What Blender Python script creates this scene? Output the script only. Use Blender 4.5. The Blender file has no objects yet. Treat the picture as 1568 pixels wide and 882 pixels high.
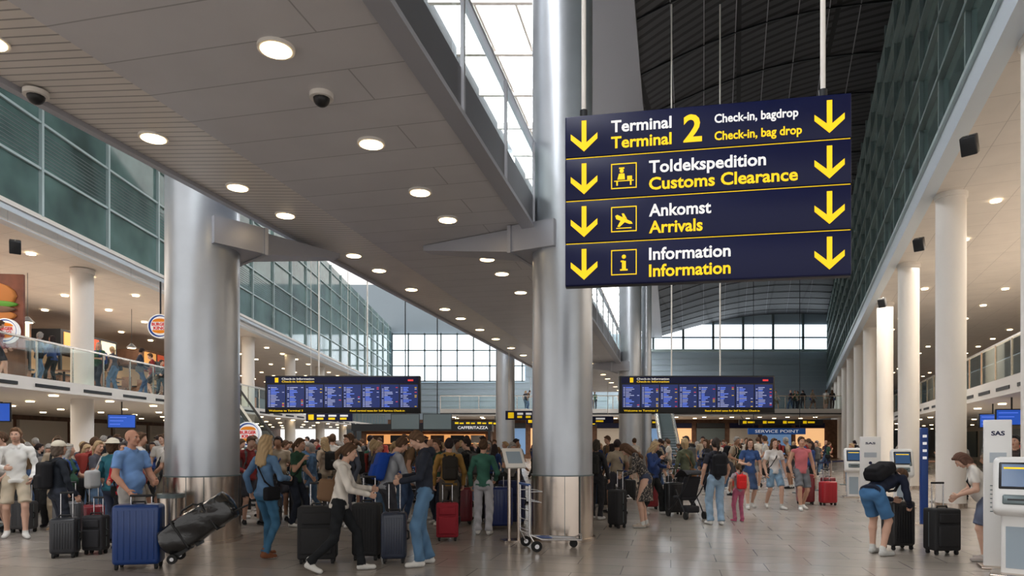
import bpy, bmesh, math, random
import numpy as np
from mathutils import Vector, Matrix
random.seed(7); np.random.seed(7)
SC=bpy.context.scene
COL=SC.collection
# ------------------------------------------------------------------ materials
MATS={}
def mat(name,col=(.5,.5,.5),rough=.5,metal=0.,emit=0.,ecol=None,spec=.5,bump=0.,bscale=30.,alpha=1.,coat=0.,var=0.,vscale=3.):
    if name in MATS: return MATS[name]
    m=bpy.data.materials.new(name); m.use_nodes=True
    nt=m.node_tree; b=nt.nodes['Principled BSDF']
    b.inputs['Base Color'].default_value=(*col,1); b.inputs['Roughness'].default_value=rough
    b.inputs['Metallic'].default_value=metal; b.inputs['Specular IOR Level'].default_value=spec
    b.inputs['Coat Weight'].default_value=coat
    if emit>0:
        b.inputs['Emission Color'].default_value=(*(ecol or col),1); b.inputs['Emission Strength'].default_value=emit
    tc=nt.nodes.new('ShaderNodeTexCoord')
    if bump>0:
        n=nt.nodes.new('ShaderNodeTexNoise'); n.inputs['Scale'].default_value=bscale; n.inputs['Detail'].default_value=4
        bp=nt.nodes.new('ShaderNodeBump'); bp.inputs['Strength'].default_value=bump; bp.inputs['Distance'].default_value=.02
        nt.links.new(tc.outputs['Object'],n.inputs['Vector']); nt.links.new(n.outputs['Fac'],bp.inputs['Height']); nt.links.new(bp.outputs['Normal'],b.inputs['Normal'])
    if var>0:
        n=nt.nodes.new('ShaderNodeTexNoise'); n.inputs['Scale'].default_value=vscale; n.inputs['Detail'].default_value=3
        r=nt.nodes.new('ShaderNodeValToRGB')
        r.color_ramp.elements[0].position=.3; r.color_ramp.elements[1].position=.7
        r.color_ramp.elements[0].color=(*[c*(1-var) for c in col],1); r.color_ramp.elements[1].color=(*[min(1,c*(1+var)) for c in col],1)
        nt.links.new(tc.outputs['Object'],n.inputs['Vector']); nt.links.new(n.outputs['Fac'],r.inputs['Fac']); nt.links.new(r.outputs['Color'],b.inputs['Base Color'])
    MATS[name]=m; return m
def glassmat(name,col,base,rough=.03):
    m=bpy.data.materials.new(name); m.use_nodes=True; nt=m.node_tree
    nt.nodes.remove(nt.nodes['Principled BSDF']); out=nt.nodes['Material Output']
    t=nt.nodes.new('ShaderNodeBsdfTransparent'); t.inputs[0].default_value=(*col,1)
    g=nt.nodes.new('ShaderNodeBsdfGlossy'); g.inputs['Color'].default_value=(.9,1,.98,1); g.inputs['Roughness'].default_value=rough
    lw=nt.nodes.new('ShaderNodeLayerWeight'); lw.inputs['Blend'].default_value=.5
    pw=nt.nodes.new('ShaderNodeMath'); pw.operation='POWER'; pw.inputs[1].default_value=4.
    ad=nt.nodes.new('ShaderNodeMath'); ad.operation='MULTIPLY_ADD'; ad.inputs[1].default_value=.7; ad.inputs[2].default_value=base; ad.use_clamp=True
    mx=nt.nodes.new('ShaderNodeMixShader')
    nt.links.new(lw.outputs['Facing'],pw.inputs[0]); nt.links.new(pw.outputs[0],ad.inputs[0]); nt.links.new(ad.outputs[0],mx.inputs[0]); nt.links.new(t.outputs[0],mx.inputs[1]); nt.links.new(g.outputs[0],mx.inputs[2]); nt.links.new(mx.outputs[0],out.inputs['Surface'])
    MATS[name]=m; return m
def linemat(name,c1,c2,rot,sx,sy,mortar=.01,rough=.4,offs=0.,bump=.0,metal=0.,var=None,rvar=0.,spec=.5):
    m=bpy.data.materials.new(name); m.use_nodes=True; nt=m.node_tree; b=nt.nodes['Principled BSDF']
    tc=nt.nodes.new('ShaderNodeTexCoord'); mp=nt.nodes.new('ShaderNodeMapping'); mp.inputs['Rotation'].default_value=(0,0,rot)
    br=nt.nodes.new('ShaderNodeTexBrick'); br.offset=offs; br.inputs['Scale'].default_value=1
    br.inputs['Brick Width'].default_value=sx; br.inputs['Row Height'].default_value=sy; br.inputs['Mortar Size'].default_value=mortar; br.inputs['Mortar Smooth'].default_value=.1
    br.inputs['Color1'].default_value=(*c1,1); br.inputs['Color2'].default_value=(*(var or c1),1); br.inputs['Mortar'].default_value=(*c2,1)
    nt.links.new(tc.outputs['Object'],mp.inputs[0]); nt.links.new(mp.outputs[0],br.inputs['Vector'])
    n=nt.nodes.new('ShaderNodeTexNoise'); n.inputs['Scale'].default_value=1.3; n.inputs['Detail'].default_value=6
    nt.links.new(tc.outputs['Object'],n.inputs['Vector'])
    mx=nt.nodes.new('ShaderNodeMix'); mx.data_type='RGBA'; mx.blend_type='MULTIPLY'; mx.inputs[0].default_value=.3
    nt.links.new(br.outputs['Color'],mx.inputs[6]); 
    rp=nt.nodes.new('ShaderNodeValToRGB'); rp.color_ramp.elements[0].position=.3; rp.color_ramp.elements[0].color=(.75,.75,.75,1); rp.color_ramp.elements[1].position=.65
    nt.links.new(n.outputs['Fac'],rp.inputs[0]); nt.links.new(rp.outputs[0],mx.inputs[7]); nt.links.new(mx.outputs[2],b.inputs['Base Color'])
    b.inputs['Roughness'].default_value=rough; b.inputs['Metallic'].default_value=metal; b.inputs['Specular IOR Level'].default_value=spec
    if rvar>0:
        mr=nt.nodes.new('ShaderNodeMapRange'); mr.inputs[3].default_value=rough-rvar; mr.inputs[4].default_value=rough+rvar
        nt.links.new(n.outputs['Fac'],mr.inputs[0]); nt.links.new(mr.outputs[0],b.inputs['Roughness'])
    if bump>0:
        bp=nt.nodes.new('ShaderNodeBump'); bp.inputs['Strength'].default_value=bump; bp.inputs['Distance'].default_value=.01; bp.invert=True
        nt.links.new(br.outputs['Fac'],bp.inputs['Height']); nt.links.new(bp.outputs['Normal'],b.inputs['Normal'])
    MATS[name]=m; return m
AX=math.atan(.2324)
M_floor=linemat('floor_tiles',(.42,.375,.335),(.21,.185,.165),AX,1.2,.6,.007,.22,0.5,.15,var=(.38,.34,.30),rvar=.07,spec=.55)
M_soffit=linemat('soffit_panels',(.68,.665,.68),(.42,.41,.42),AX,6.,.6,.008,.42,.5,.3,var=(.65,.635,.65))
M_sofstrip=linemat('soffit_ribs',(.78,.73,.68),(.36,.33,.31),AX,12.,.12,.010,.35,.0,.5)
M_rsof=linemat('ceiling_panels',(.70,.65,.60),(.5,.46,.43),math.atan(.4236),1.2,1.2,.008,.6,.0,.1)
M_roof=linemat('roof_ribbed',(.060,.060,.066),(.010,.010,.012),math.atan(.4236)*.8,3.2,.45,.09,.5,.0,.6)
M_roofband=mat('roof_beam_grey',(.26,.26,.28),.5)
M_col=mat('column_paint',(.50,.53,.57),.34,.70,var=.05,vscale=2)
M_steel=mat('brushed_steel',(.66,.58,.51),.24,1.,var=.10,vscale=1.5)
M_white=mat('white_paint',(.82,.78,.73),.5)
M_fascia=mat('fascia_grey',(.60,.67,.74),.4)
M_mull=mat('mullion_grey',(.46,.56,.57),.4,.2)
M_rmull=mat('mullion_green',(.24,.31,.31),.4,.2)
M_dmull=mat('mullion_dark',(.16,.20,.21),.4,.3)
M_bracket=mat('bracket_grey',(.48,.49,.54),.4,.3)
M_dark=mat('dark_metal',(.03,.032,.036),.4,.3)
M_black=mat('black_plastic',(.012,.012,.013),.4)
M_rubber=mat('rubber',(.02,.02,.02),.8)
M_chrome=mat('chrome',(.7,.7,.72),.2,1.)
M_brown=mat('brown_wall',(.17,.09,.055),.6,var=.3)
M_bluegrey=mat('bluegrey_wall',(.34,.41,.47),.6)
M_wallw=mat('white_wall',(.64,.60,.55),.7)
M_glass=glassmat('clear_glass',(.88,.95,.93),.05)
M_teal=mat('facade_glass_teal',(.115,.20,.19),.06,0.,spec=1.0,var=.5,vscale=.45)  # noise contrast puts patchy reflections into the pane colour
M_rglass=mat('facade_glass_green',(.10,.155,.15),.10,0.,spec=.9,var=.25,vscale=.25)
M_sky=mat('skylight_glazing',(.9,.95,1),.4,emit=9,ecol=(.97,.98,1))
M_win=mat('window_daylight',(.8,.9,1),.4,emit=1.7,ecol=(.84,.93,1))
M_lamp=mat('lamp_glow',(1,.9,.7),.4,emit=9,ecol=(1,.74,.42))
M_lamps=mat('lamp_glow_soft',(1,.9,.7),.4,emit=8,ecol=(1,.78,.50))
M_navy=mat('sign_navy',(.005,.008,.055),.35,spec=.3)
M_yel=mat('sign_yellow',(.98,.66,.01),.5,emit=.4,ecol=(1,.66,.0))
M_wht=mat('sign_white',(.9,.9,.9),.5,emit=.3)
# ------------------------------------------------------------------ mesh builder
class MB:
    def __init__(s): s.v=[];s.f=[];s.m=[];s.mats=[];s.sm=[]
    def mi(s,m):
        if m not in s.mats: s.mats.append(m)
        return s.mats.index(m)
    def add(s,vs,fs,m,smooth=False,M=None):
        o=len(s.v)
        for v in vs:
            v=Vector(v)
            if M is not None: v=M@v
            s.v.append(v)
        k=s.mi(m)
        for f in fs: s.f.append([i+o for i in f]); s.m.append(k); s.sm.append(smooth)
    def box(s,x0,x1,y0,y1,z0,z1,m,M=None):
        vs=[(x,y,z) for z in (z0,z1) for y in (y0,y1) for x in (x0,x1)]
        s.add(vs,[(0,2,3,1),(4,5,7,6),(0,1,5,4),(2,6,7,3),(0,4,6,2),(1,3,7,5)],m,False,M)
    def hexa(s,d0,d1,y0,y1,z0,z1,sl,m):
        vs=[(d+sl*y,y,z) for z in (z0,z1) for y in (y0,y1) for d in (d0,d1)]
        s.add(vs,[(0,2,3,1),(4,5,7,6),(0,1,5,4),(2,6,7,3),(0,4,6,2),(1,3,7,5)],m)
    def pane(s,d,y0,y1,z0,z1,sl,m):
        s.add([(d+sl*y0,y0,z0),(d+sl*y1,y1,z0),(d+sl*y1,y1,z1),(d+sl*y0,y0,z1)],[(0,1,2,3)],m)
    def rbox(s,c,size,r,m,M=None,seg=3):
        bm=bmesh.new(); bmesh.ops.create_cube(bm,size=1)
        for v in bm.verts: v.co=Vector((v.co.x*size[0],v.co.y*size[1],v.co.z*size[2]))+Vector(c)
        bmesh.ops.bevel(bm,geom=list(bm.edges),offset=r,segments=seg,profile=.5,affect='EDGES')
        bm.verts.index_update()
        s.add([v.co.copy() for v in bm.verts],[[v.index for v in f.verts] for f in bm.faces],m,True,M); bm.free()
    def cyl(s,a,b,r,m,r2=None,n=16,M=None,caps=True,smooth=True):
        a=Vector(a);b=Vector(b);r2=r if r2 is None else r2
        d=(b-a).normalized(); u=d.orthogonal().normalized(); w=d.cross(u)
        vs=[a+(u*math.cos(t)+w*math.sin(t))*r for t in [2*math.pi*i/n for i in range(n)]]+[b+(u*math.cos(t)+w*math.sin(t))*r2 for t in [2*math.pi*i/n for i in range(n)]]
        s.add(vs,[(i,(i+1)%n,n+(i+1)%n,n+i) for i in range(n)],m,smooth,M)
        if caps:
            s.add(vs[:n],[tuple(range(n-1,-1,-1))],m,False,M); s.add(vs[n:],[tuple(range(n))],m,False,M)
    def tube(s,pts,r,m,n=8,M=None):
        for a,b in zip(pts[:-1],pts[1:]): s.cyl(a,b,r,m,n=n,M=M)
        for p in pts[1:-1]: s.ell(p,(r,r,r),m,M=M,nu=8,nv=5)
    def ell(s,c,rad,m,M=None,nu=12,nv=8):
        vs=[];fs=[]
        for j in range(nv+1):
            ph=math.pi*j/nv
            for i in range(nu):
                th=2*math.pi*i/nu
                vs.append((c[0]+rad[0]*math.sin(ph)*math.cos(th),c[1]+rad[1]*math.sin(ph)*math.sin(th),c[2]+rad[2]*math.cos(ph)))
        for j in range(nv):
            for i in range(nu): fs.append((j*nu+i,(j+1)*nu+i,(j+1)*nu+(i+1)%nu,j*nu+(i+1)%nu))
        s.add(vs,fs,m,True,M)
    def poly(s,pts,vec,m,M=None):
        n=len(pts); v=Vector(vec); a=[Vector(p) for p in pts]; b=[p+v for p in a]
        s.add(a+b,[tuple(range(n-1,-1,-1)),tuple(range(n,2*n))]+[(i,(i+1)%n,n+(i+1)%n,n+i) for i in range(n)],m,False,M)
    def build(s,name,loc=(0,0,0),rz=0,parent=None,fixn=True):
        me=bpy.data.meshes.new(name); me.from_pydata([tuple(v) for v in s.v],[],s.f)
        for m in s.mats: me.materials.append(m)
        me.polygons.foreach_set('material_index',s.m); me.polygons.foreach_set('use_smooth',s.sm)
        if fixn:
            bm=bmesh.new(); bm.from_mesh(me); bmesh.ops.recalc_face_normals(bm,faces=bm.faces); bm.to_mesh(me); bm.free()
        me.update()
        o=bpy.data.objects.new(name,me); o.location=loc; o.rotation_euler=(0,0,rz); COL.objects.link(o)
        if parent: o.parent=parent
        return o
def empty(name,loc=(0,0,0),rz=0):
    o=bpy.data.objects.new(name,None); o.location=loc; o.rotation_euler=(0,0,rz); o.empty_display_size=.2; COL.objects.link(o); return o
def text(s,parent,x,z,w,h,m,name='lettering',y=-.001,bold=.0,rot=(math.pi/2,0,0)):
    cu=bpy.data.curves.new(name,'FONT'); cu.body=s; cu.size=1; cu.offset=bold; cu.extrude=0.01; cu.resolution_u=3
    o=bpy.data.objects.new(name,cu); COL.objects.link(o); cu.materials.append(m)
    bpy.context.view_layer.update()
    bb=[Vector(c) for c in o.bound_box]; x0=min(b.x for b in bb); x1=max(b.x for b in bb)
    sx=w/(x1-x0) if w else h*1.35
    o.scale=(sx,h*1.4,.1)
    o.location=(x-x0*sx,y,z); o.rotation_euler=rot; o.parent=parent
    return o
SL,SM,SR=-.014,.2324,.4236
# ------------------------------------------------------------------ room
b=MB(); b.box(-40,62,-8,86,-.2,0,M_floor); b.build('floor')
b=MB()
b.hexa(-5.35,-2.32,-6,49,5.18,5.5,SM,M_soffit)
y0,y1=-6,49
vs=[(-6.75+SM*y0,y0,5.30),(-5.35+SM*y0,y0,5.18),(-5.35+SM*y1,y1,5.18),(-6.75+SM*y1,y1,5.30),
    (-6.75+SM*y0,y0,5.62),(-5.35+SM*y0,y0,5.5),(-5.35+SM*y1,y1,5.5),(-6.75+SM*y1,y1,5.62)]
b.add(vs,[(0,3,2,1),(4,5,6,7),(0,1,5,4),(1,2,6,5),(2,3,7,6),(3,0,4,7)],M_sofstrip)
b.hexa(-6.85,-6.75,-6,49,5.24,5.7,SM,M_bracket)
b.build('ceiling')
b=MB()
M_redsteel=mat('beam_steel',(.20,.20,.22),.35,.4)
b.hexa(-2.32,-2.24,-6,49,5.10,5.62,SM,M_redsteel); b.hexa(-2.42,-2.20,-6,49,5.08,5.14,SM,M_bracket)
b.pane(-2.28,-6,49,5.62,6.48,SM,M_glass); b.hexa(-2.33,-2.23,-6,49,6.48,6.54,SM,M_bracket)
y=-6
while y<49: b.hexa(-2.25,-2.21,y,y+.05,5.1,6.5,SM,M_bracket); y+=1.9
b.pane(-6.70,-6,49,5.6,6.5,SM,M_glass); b.hexa(-6.75,-6.66,-6,49,6.48,6.54,SM,M_bracket)
b.build('bridge_balustrade')
ys=[1.6,3.1,4.6,6.16,8.12,9.7,10.9,13.25,14.4,16.2,18.6,20,22,24,26.3,28.5,31,33.5,36,38.5,41,44,47]
for i,y in enumerate(ys):
    for D,z in ((-3.56,5.18),(-6.15,5.25)):
        b=MB(); x=D+SM*y
        b.cyl((0,0,.0),(0,0,-.03),.165,M_white,n=28); b.cyl((0,0,-.03),(0,0,-.036),.135,M_lamp,n=28)
        b.build('downlight',(x,y,z))
def surf(f,y0,y1,ny,nt,m,th=.3):
    b=MB(); vs=[];fs=[]
    for j in range(ny+1):
        Y=y0+(y1-y0)*j/ny
        for i in range(nt+1): vs.append(f(i/nt,Y))
    for j in range(ny):
        for i in range(nt):
            a=j*(nt+1)+i; fs.append((a,a+1,a+nt+2,a+nt+1))
    b.add(vs,fs,m,True); b.add([(v[0],v[1],v[2]+th) for v in vs],fs,m,True)
    return b
def froof(t,Y):
    xl=-1.0+SM*Y; xr=2.98+SR*Y+.1
    return (xl+(xr-xl)*t,Y,14+2.5*t+1.0*math.sin(math.pi*t)*min(1,(xr-xl)/16))
b=surf(froof,-6,80,20,12,M_roof)
for Y in np.arange(5,80,3.0):
    p=[Vector(froof(i/8,Y))-Vector((0,0,.03)) for i in range(9)]
    b.tube(p,.03,M_dark,n=4)
for t in (.125,.25,.375,.5,.625,.75,.875): b.tube([Vector(froof(t,Y))-Vector((0,0,.02)) for Y in range(-5,80,14)],.022,M_roofband,n=4)
b.build('ceiling_roof',fixn=False)
b=MB(); b.hexa(-3.2,-1.0,-6,80,13.75,14.3,SM,M_roofband)
b.hexa(-16,-6.9,-6,80,14.6,14.9,SM,M_roofband); b.build('ceiling_beam')
b=MB(); b.hexa(-6.9,-3.2,-6,80,14.35,14.4,SM,M_sky)
y=-4
while y<80: b.hexa(-6.9,-3.2,y,y+.14,14.1,14.34,SM,M_white); y+=2.6
for d in (-5.7,-4.5): b.hexa(d,d+.08,-6,80,14.2,14.34,SM,M_white)
b.build('window_skylight')
# left building
b=MB()
b.hexa(-13.3,-13.0,8,80,7.40,7.96,SL,M_fascia); b.hexa(-13.05,-12.95,8,80,7.86,7.98,SL,M_white)
b.hexa(-13.12,-13.04,8,80,7.96,15,SL,M_teal)
y=9.45
while y<80: b.hexa(-13.04,-12.94,y,y+.09,7.96,15,SL,M_mull); y+=3.25
for i in range(1,6): z=7.96+1.3*i; b.hexa(-13.04,-12.96,8,80,z,z+.07,SL,M_mull)
for k in range(10): z=9.35+.11*k; b.hexa(-13.045,-13.03,8,80,z,z+.02,SL,M_dmull)
b.build('wall_left_facade')
b=MB(); b.hexa(-26,-13.0,6,80,7.42,7.7,SL,M_rsof)
b.build('ceiling_left')
b=MB(); b.hexa(-25.9,-13.0,6,79,3.05,3.4,SL,M_white)
y=8
while y<79: b.hexa(-13.01,-12.98,y,y+1.5,3.15,3.24,SL,M_dark); y+=2.2
b.build('mezzanine_left')
b=MB(); b.pane(-13.08,8,76,3.4,4.45,SL,M_glass); b.hexa(-13.13,-13.04,8,76,4.45,4.5,SL,M_steel)
y=8
while y<76: b.hexa(-13.13,-13.09,y,y+.05,3.4,4.45,SL,M_steel); y+=1.6
b.build('balustrade_left')
b=MB(); b.hexa(-26.3,-26,6,80,0,7.4,SL,M_brown)
for i in range(14):
    y=14+i*4.5
    b.hexa(-25.98,-25.8,y,y+3.6,3.6,6.2,SL,mat('shopfront_%d'%(i%4),[(.40,.16,.06),(.08,.10,.11),(.45,.28,.15),(.28,.04,.03)][i%4],.5,emit=.4))
    b.hexa(-25.98,-25.7,y,y+3.6,6.3,6.9,SL,[M_dark,M_brown][i%2])
    b.hexa(-25.98,-25.8,y,y+4,.4,2.8,SL,M_wallw)
b.build('wall_left')
# restaurant storefront islands on the mezzanine
for i,y in enumerate((17.5,23.5,29.5,36,43)):
    e=MB(); x=-19.5
    e.box(x-1.5,x,y,y+4.2,3.4,4.5,M_brown); e.box(x-1.5,x+.1,y-.05,y+4.25,4.5,4.56,M_dark); e.box(x-1.5,x,y,y+4.2,5.7,6.5,[M_dark,M_brown][i%2])
    for k in range(3): e.box(x-.0,x+.03,y+.2+k*1.35,y+1.35+k*1.35,5.8,6.4,mat('menu_board_%d'%k,[(.75,.38,.12),(.5,.08,.03),(.8,.7,.5)][k],.5,emit=.5))
    for yy in (y,y+4.1): e.box(x-.12,x,yy,yy+.1,4.5,5.7,M_dark)
    e.box(x-1.45,x-1.35,y+.1,y+4.1,4.6,5.6,MATS['shopfront_2']); e.build('restaurant_counter')
for k,(z,D0) in enumerate(((7.40,-14.5),(3.04,-13.8))):
    b=MB()
    for y in range(9,70,3):
        for j in range(4):
            x=D0-j*2.8+SL*y; b.cyl((x,y,z),(x,y,z-.03),.13,M_lamps,n=12)
    b.build('recessed_lights_left')
b=MB()
for i in range(9):
    y=15+i*3.1; x=-15.6+SL*y
    b.cyl((x,y,3.4),(x,y,4.1),.04,M_dark,n=8); b.cyl((x,y,4.1),(x,y,4.14),.38,M_brown,n=20); b.cyl((x,y,3.4),(x,y,3.43),.25,M_dark,n=16)
    for s in (-1,1):
        b.box(x-.2,x+.2,y+s*.75-.2,y+s*.75+.2,3.82,3.86,M_brown); b.box(x-.2,x+.2,y+s*.93-.02,y+s*.93+.02,3.86,4.3,M_brown)
        for q in (-.17,.17):
            for w_ in (-.17,.17): b.cyl((x+q,y+s*.75+w_,3.4),(x+q,y+s*.75+w_,3.82),.015,M_dark,n=6)
b.build('cafe_tables')
for i in range(7):
    b=MB(); b.cyl((0,0,0),(0,0,1.5),.01,M_dark,n=6); b.cyl((0,0,-.2),(0,0,0),.22,M_dark,.05,n=20); b.cyl((0,0,-.21),(0,0,-.2),.16,M_lamps,n=16); b.build('pendant_lamp',(-16.6,17+i*3.2,5.9))
for Y in (15.5,23,30.5,38,45.5,53,60.5):
    b=MB(); b.cyl((0,0,0),(0,0,7.4),.34,M_white,n=32); b.cyl((0,0,0),(0,0,.15),.36,M_steel,n=32); b.cyl((0,0,7.25),(0,0,7.4),.37,M_white,n=32)
    b.build('white_column',(-14.15+SL*Y,Y,0))
# right building
b=MB()
b.hexa(2.98,3.3,-2,80,7.68,8.2,SR,M_fascia); b.hexa(2.9,3.02,-2,80,8.15,8.25,SR,M_mull)
b.hexa(3.08,3.2,-2,80,8.2,16.9,SR,M_rglass)
y=-2
while y<80: b.hexa(2.98,3.08,y,y+.10,8.2,16.6,SR,M_rmull); y+=2.4
for i in range(1,7): z=8.2+1.25*i; b.hexa(2.94,3.08,-2,80,z,z+.09,SR,M_rmull)
b.build('wall_right_facade')
b=MB(); b.hexa(3.3,14.9,-2,80,7.7,7.95,SR,M_rsof); b.build('ceiling_right')
b=MB(); b.hexa(5.8,14.9,2,79,2.95,3.45,SR,M_white)
y=3
while y<79: b.hexa(5.78,5.82,y,y+1.3,3.1,3.2,SR,M_dark); y+=2.
b.build('mezzanine_right')
b=MB(); b.pane(5.87,2,76,3.45,4.5,SR,M_glass); b.hexa(5.83,5.92,2,76,4.5,4.55,SR,M_steel)
y=3
while y<76: b.hexa(5.84,5.88,y,y+.05,3.45,4.5,SR,M_steel); y+=1.6
b.build('balustrade_right')
b=MB(); b.hexa(15,15.3,2,80,0,7.7,SR,M_wallw)
for i in range(16):
    y=4+i*4.5; b.hexa(14.85,14.99,y,y+3.4,3.8,6.0,SR,[M_brown,M_dmull,MATS['shopfront_0']][i%3])
    b.hexa(14.85,14.99,y,y+3.4,.3,2.5,SR,[M_dmull,M_bluegrey][i%2])
b.build('wall_right')
for k,(z,D0) in enumerate(((7.69,4.9),(2.94,7.0))):
    b=MB()
    for y in np.arange(4,74,3.3):
        for j in range(3):
            x=D0+j*3.2+SR*y; b.cyl((x,y,z),(x,y,z-.03),.12,M_lamps,n=12)
    b.build('recessed_lights_right')
Y=10.2
while Y<80:
    b=MB(); b.cyl((0,0,0),(0,0,7.7),.325,M_white,n=36); b.cyl((0,0,0),(0,0,.12),.345,M_steel,n=36); b.cyl((0,0,7.58),(0,0,7.7),.36,M_white,n=36)
    b.build('white_column',(3.68+SR*Y,Y,0)); Y+=6.6
# end wall
b=MB(); b.box(-20,62,80,80.4,0,20,M_bluegrey)
for z in np.arange(5,12,.7): b.box(-14,37,79.93,80,z,z+.03,M_mull)
b.build('wall_back')
b=MB()
b.box(13.0,37.5,79.9,79.98,12.4,15.3,M_win)
x=13.0
while x<37.6: b.box(x-.12,x+.12,79.7,79.9,12.2,17.2,M_dmull); x+=3.5
b.box(13,37.5,79.7,79.9,13.7,13.85,M_dmull); b.box(13,37.5,79.6,79.9,12.1,12.4,M_mull)
b.build('window_1')
b=MB(); b.box(-14,1.5,79.85,79.92,8.6,14.2,M_win)
for x in np.arange(-14,1.6,1.9): b.box(x-.08,x+.08,79.7,79.85,8.6,14.3,M_dmull)
for z in (8.6,10.4,12.2,14.1): b.box(-14,1.5,79.7,79.85,z,z+.14,M_dmull)
b.build('window_2')
# far balcony
b=MB(); b.box(-6,29,57,79,3.75,4.35,M_wallw); b.box(-6,29,56.95,57,3.9,4.0,M_dark)
b.add([(-6,57.03,4.35),(29,57.03,4.35),(29,57.03,5.4),(-6,57.03,5.4)],[(0,1,2,3)],M_glass); b.box(-6,29,57.0,57.07,5.4,5.46,M_steel)
for x in np.arange(-6,29,1.6): b.box(x,x+.05,57,57.05,4.35,5.4,M_steel)
b.build('mezzanine_far')
b=MB(); b.box(-12,32,66,66.3,0,3.74,M_brown)
for i,x in enumerate(np.arange(-11,30,3.2)):
    b.box(x,x+2.7,65.8,65.98,.4,2.9,[mat('shop_glow',(.55,.35,.2),.5,emit=.8,ecol=(1,.58,.28)),M_dmull,M_wallw,mat('shop_glow_b',(.2,.35,.6),.5,emit=.4)][i%4])
    b.box(x,x+2.7,65.7,65.98,2.95,3.4,[M_navy,M_dark][i%2])
for x in np.arange(-5,28,2.4): 
    for y in (59,62): b.cyl((x,y,3.75),(x,y,3.71),.16,M_lamps,n=10)
b.build('wall_far_shops')
for x0,x1,z0 in ((18.7,25.6,3.0),(9.0,13.,3.0),(3.2,7.,2.9),(-5,-1,2.9)):
    b=MB(); b.box(x0,x1,56.2,56.35,z0,z0+.42,M_dark)
    for k in range(4):
        xx=x0+.3+k*(x1-x0-.3)/4; b.box(xx,xx+.3,56.18,56.2,z0+.1,z0+.32,M_yel); b.box(xx+.4,xx+.4+(x1-x0)*.08,56.18,56.2,z0+.14,z0+.28,M_yel)
    for xx in (x0+.4,x1-.4): b.cyl((xx,56.27,z0+.4),(xx,57.1,3.8),.03,M_dark)
    b.build('overhead_direction_sign')
e=empty('service_point_sign',(17.3,50,2.15)); b=MB(); b.box(0,4.2,0,.15,0,.45,mat('blue_sign',(.02,.09,.3),.4,emit=.2)); b.cyl((.4,.07,.4),(.4,.07,12),.02,M_dark); b.cyl((3.8,.07,.4),(3.8,.07,12),.02,M_dark); b.build('panel',parent=e)
text('SERVICE POINT',e,.5,.12,3.2,.22,M_wht)
def hsign(x,y,z,w,top):
    b=MB(); b.box(-w/2,w/2,0,.12,0,.34,M_navy); b.box(-w/2+.1,-w/2+.32,-.01,0,.06,.28,M_yel)
    for k in range(3): b.box(-w/2+.45+k*w*.25,-w/2+.45+k*w*.25+w*.17,-.01,0,.19,.27,M_wht); b.box(-w/2+.45+k*w*.25,-w/2+.45+k*w*.25+w*.14,-.01,0,.07,.15,M_yel)
    for s in (-1,1): b.cyl((s*w*.4,.06,.34),(s*w*.4,.06,top-z),.012,M_white,n=6)
    b.build('overhead_direction_sign',(x,y,z))
hsign(-7.5,28,2.45,1.9,14.5); hsign(.4,26,2.45,1.3,5.2); hsign(3.6,33,2.5,2.6,13.8); hsign(2.0,38,2.6,2.4,5.2); hsign(-16.,20,2.45,2,3.05)
# ------------------------------------------------------------------ big columns
def bigcol(r,h,wrap=1.06):
    b=MB(); b.cyl((0,0,0),(0,0,h),r,M_col,n=64)
    b.cyl((0,0,.0),(0,0,wrap),r+.018,M_steel,n=64); b.cyl((0,0,0),(0,0,.05),r+.05,M_steel,n=64)
    b.cyl((0,0,wrap),(0,0,wrap+.02),r+.024,M_dmull,n=64)
    b.box(-.004,.004,-r-.022,-r,0.05,wrap,M_dmull); b.box(.25,.257,-r*.9-.03,-r*.5,0.05,wrap,M_dmull)
    return b
def arm(b,x0,y0,x1,y1,ztop=5.17,h0=.43,h1=.09,w0=.36,w1=.14,r=.5,ext=.22):
    d=Vector((x1-x0,y1-y0,0)); L=d.length; d.normalize(); n=Vector((-d.y,d.x,0))
    def sec(t,h,w): 
        c=d*t; zb=ztop-h; return [c+n*w+Vector((0,0,zb)),c-n*w+Vector((0,0,zb)),c-n*w+Vector((0,0,ztop)),c+n*w+Vector((0,0,ztop))]
    q=lambda a:[(a+i,a+(i+1)%4,a+4+(i+1)%4,a+4+i) for i in range(4)]
    b.add(sec(-r*.15,h0,r+.09)+sec(r+ext,h0,r+.02),q(0)+[(3,2,1,0),(4,5,6,7)],M_bracket)
    b.add(sec(r+ext,h0-.04,w0)+sec(L,h1,w1),q(0)+[(3,2,1,0),(4,5,6,7)],M_bracket)
    b.add(sec(r+ext-.02,h0+.02,r+.05)+sec(r+ext+.04,h0+.02,r+.05),q(0)+[(3,2,1,0),(4,5,6,7)],M_bracket)
b=bigcol(.5,13.75); arm(b,.84,11.4,-1.55,12.5); b.build('steel_column',(.84,11.4,0))
b=bigcol(.565,14.55); arm(b,-5.07,11.2,-3.35,12.98,r=.565); b.build('steel_column',(-5.07,11.2,0))
b=bigcol(.5,13.75); arm(b,5.28,30.5,2.6,31.6); b.cyl((.85,.6,0),(.85,.6,13.75),.22,M_col,n=24); b.build('steel_column',(5.28,30.5,0))
b=bigcol(.42,14.5); b.build('steel_column',(-.30,30.5,0))
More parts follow.
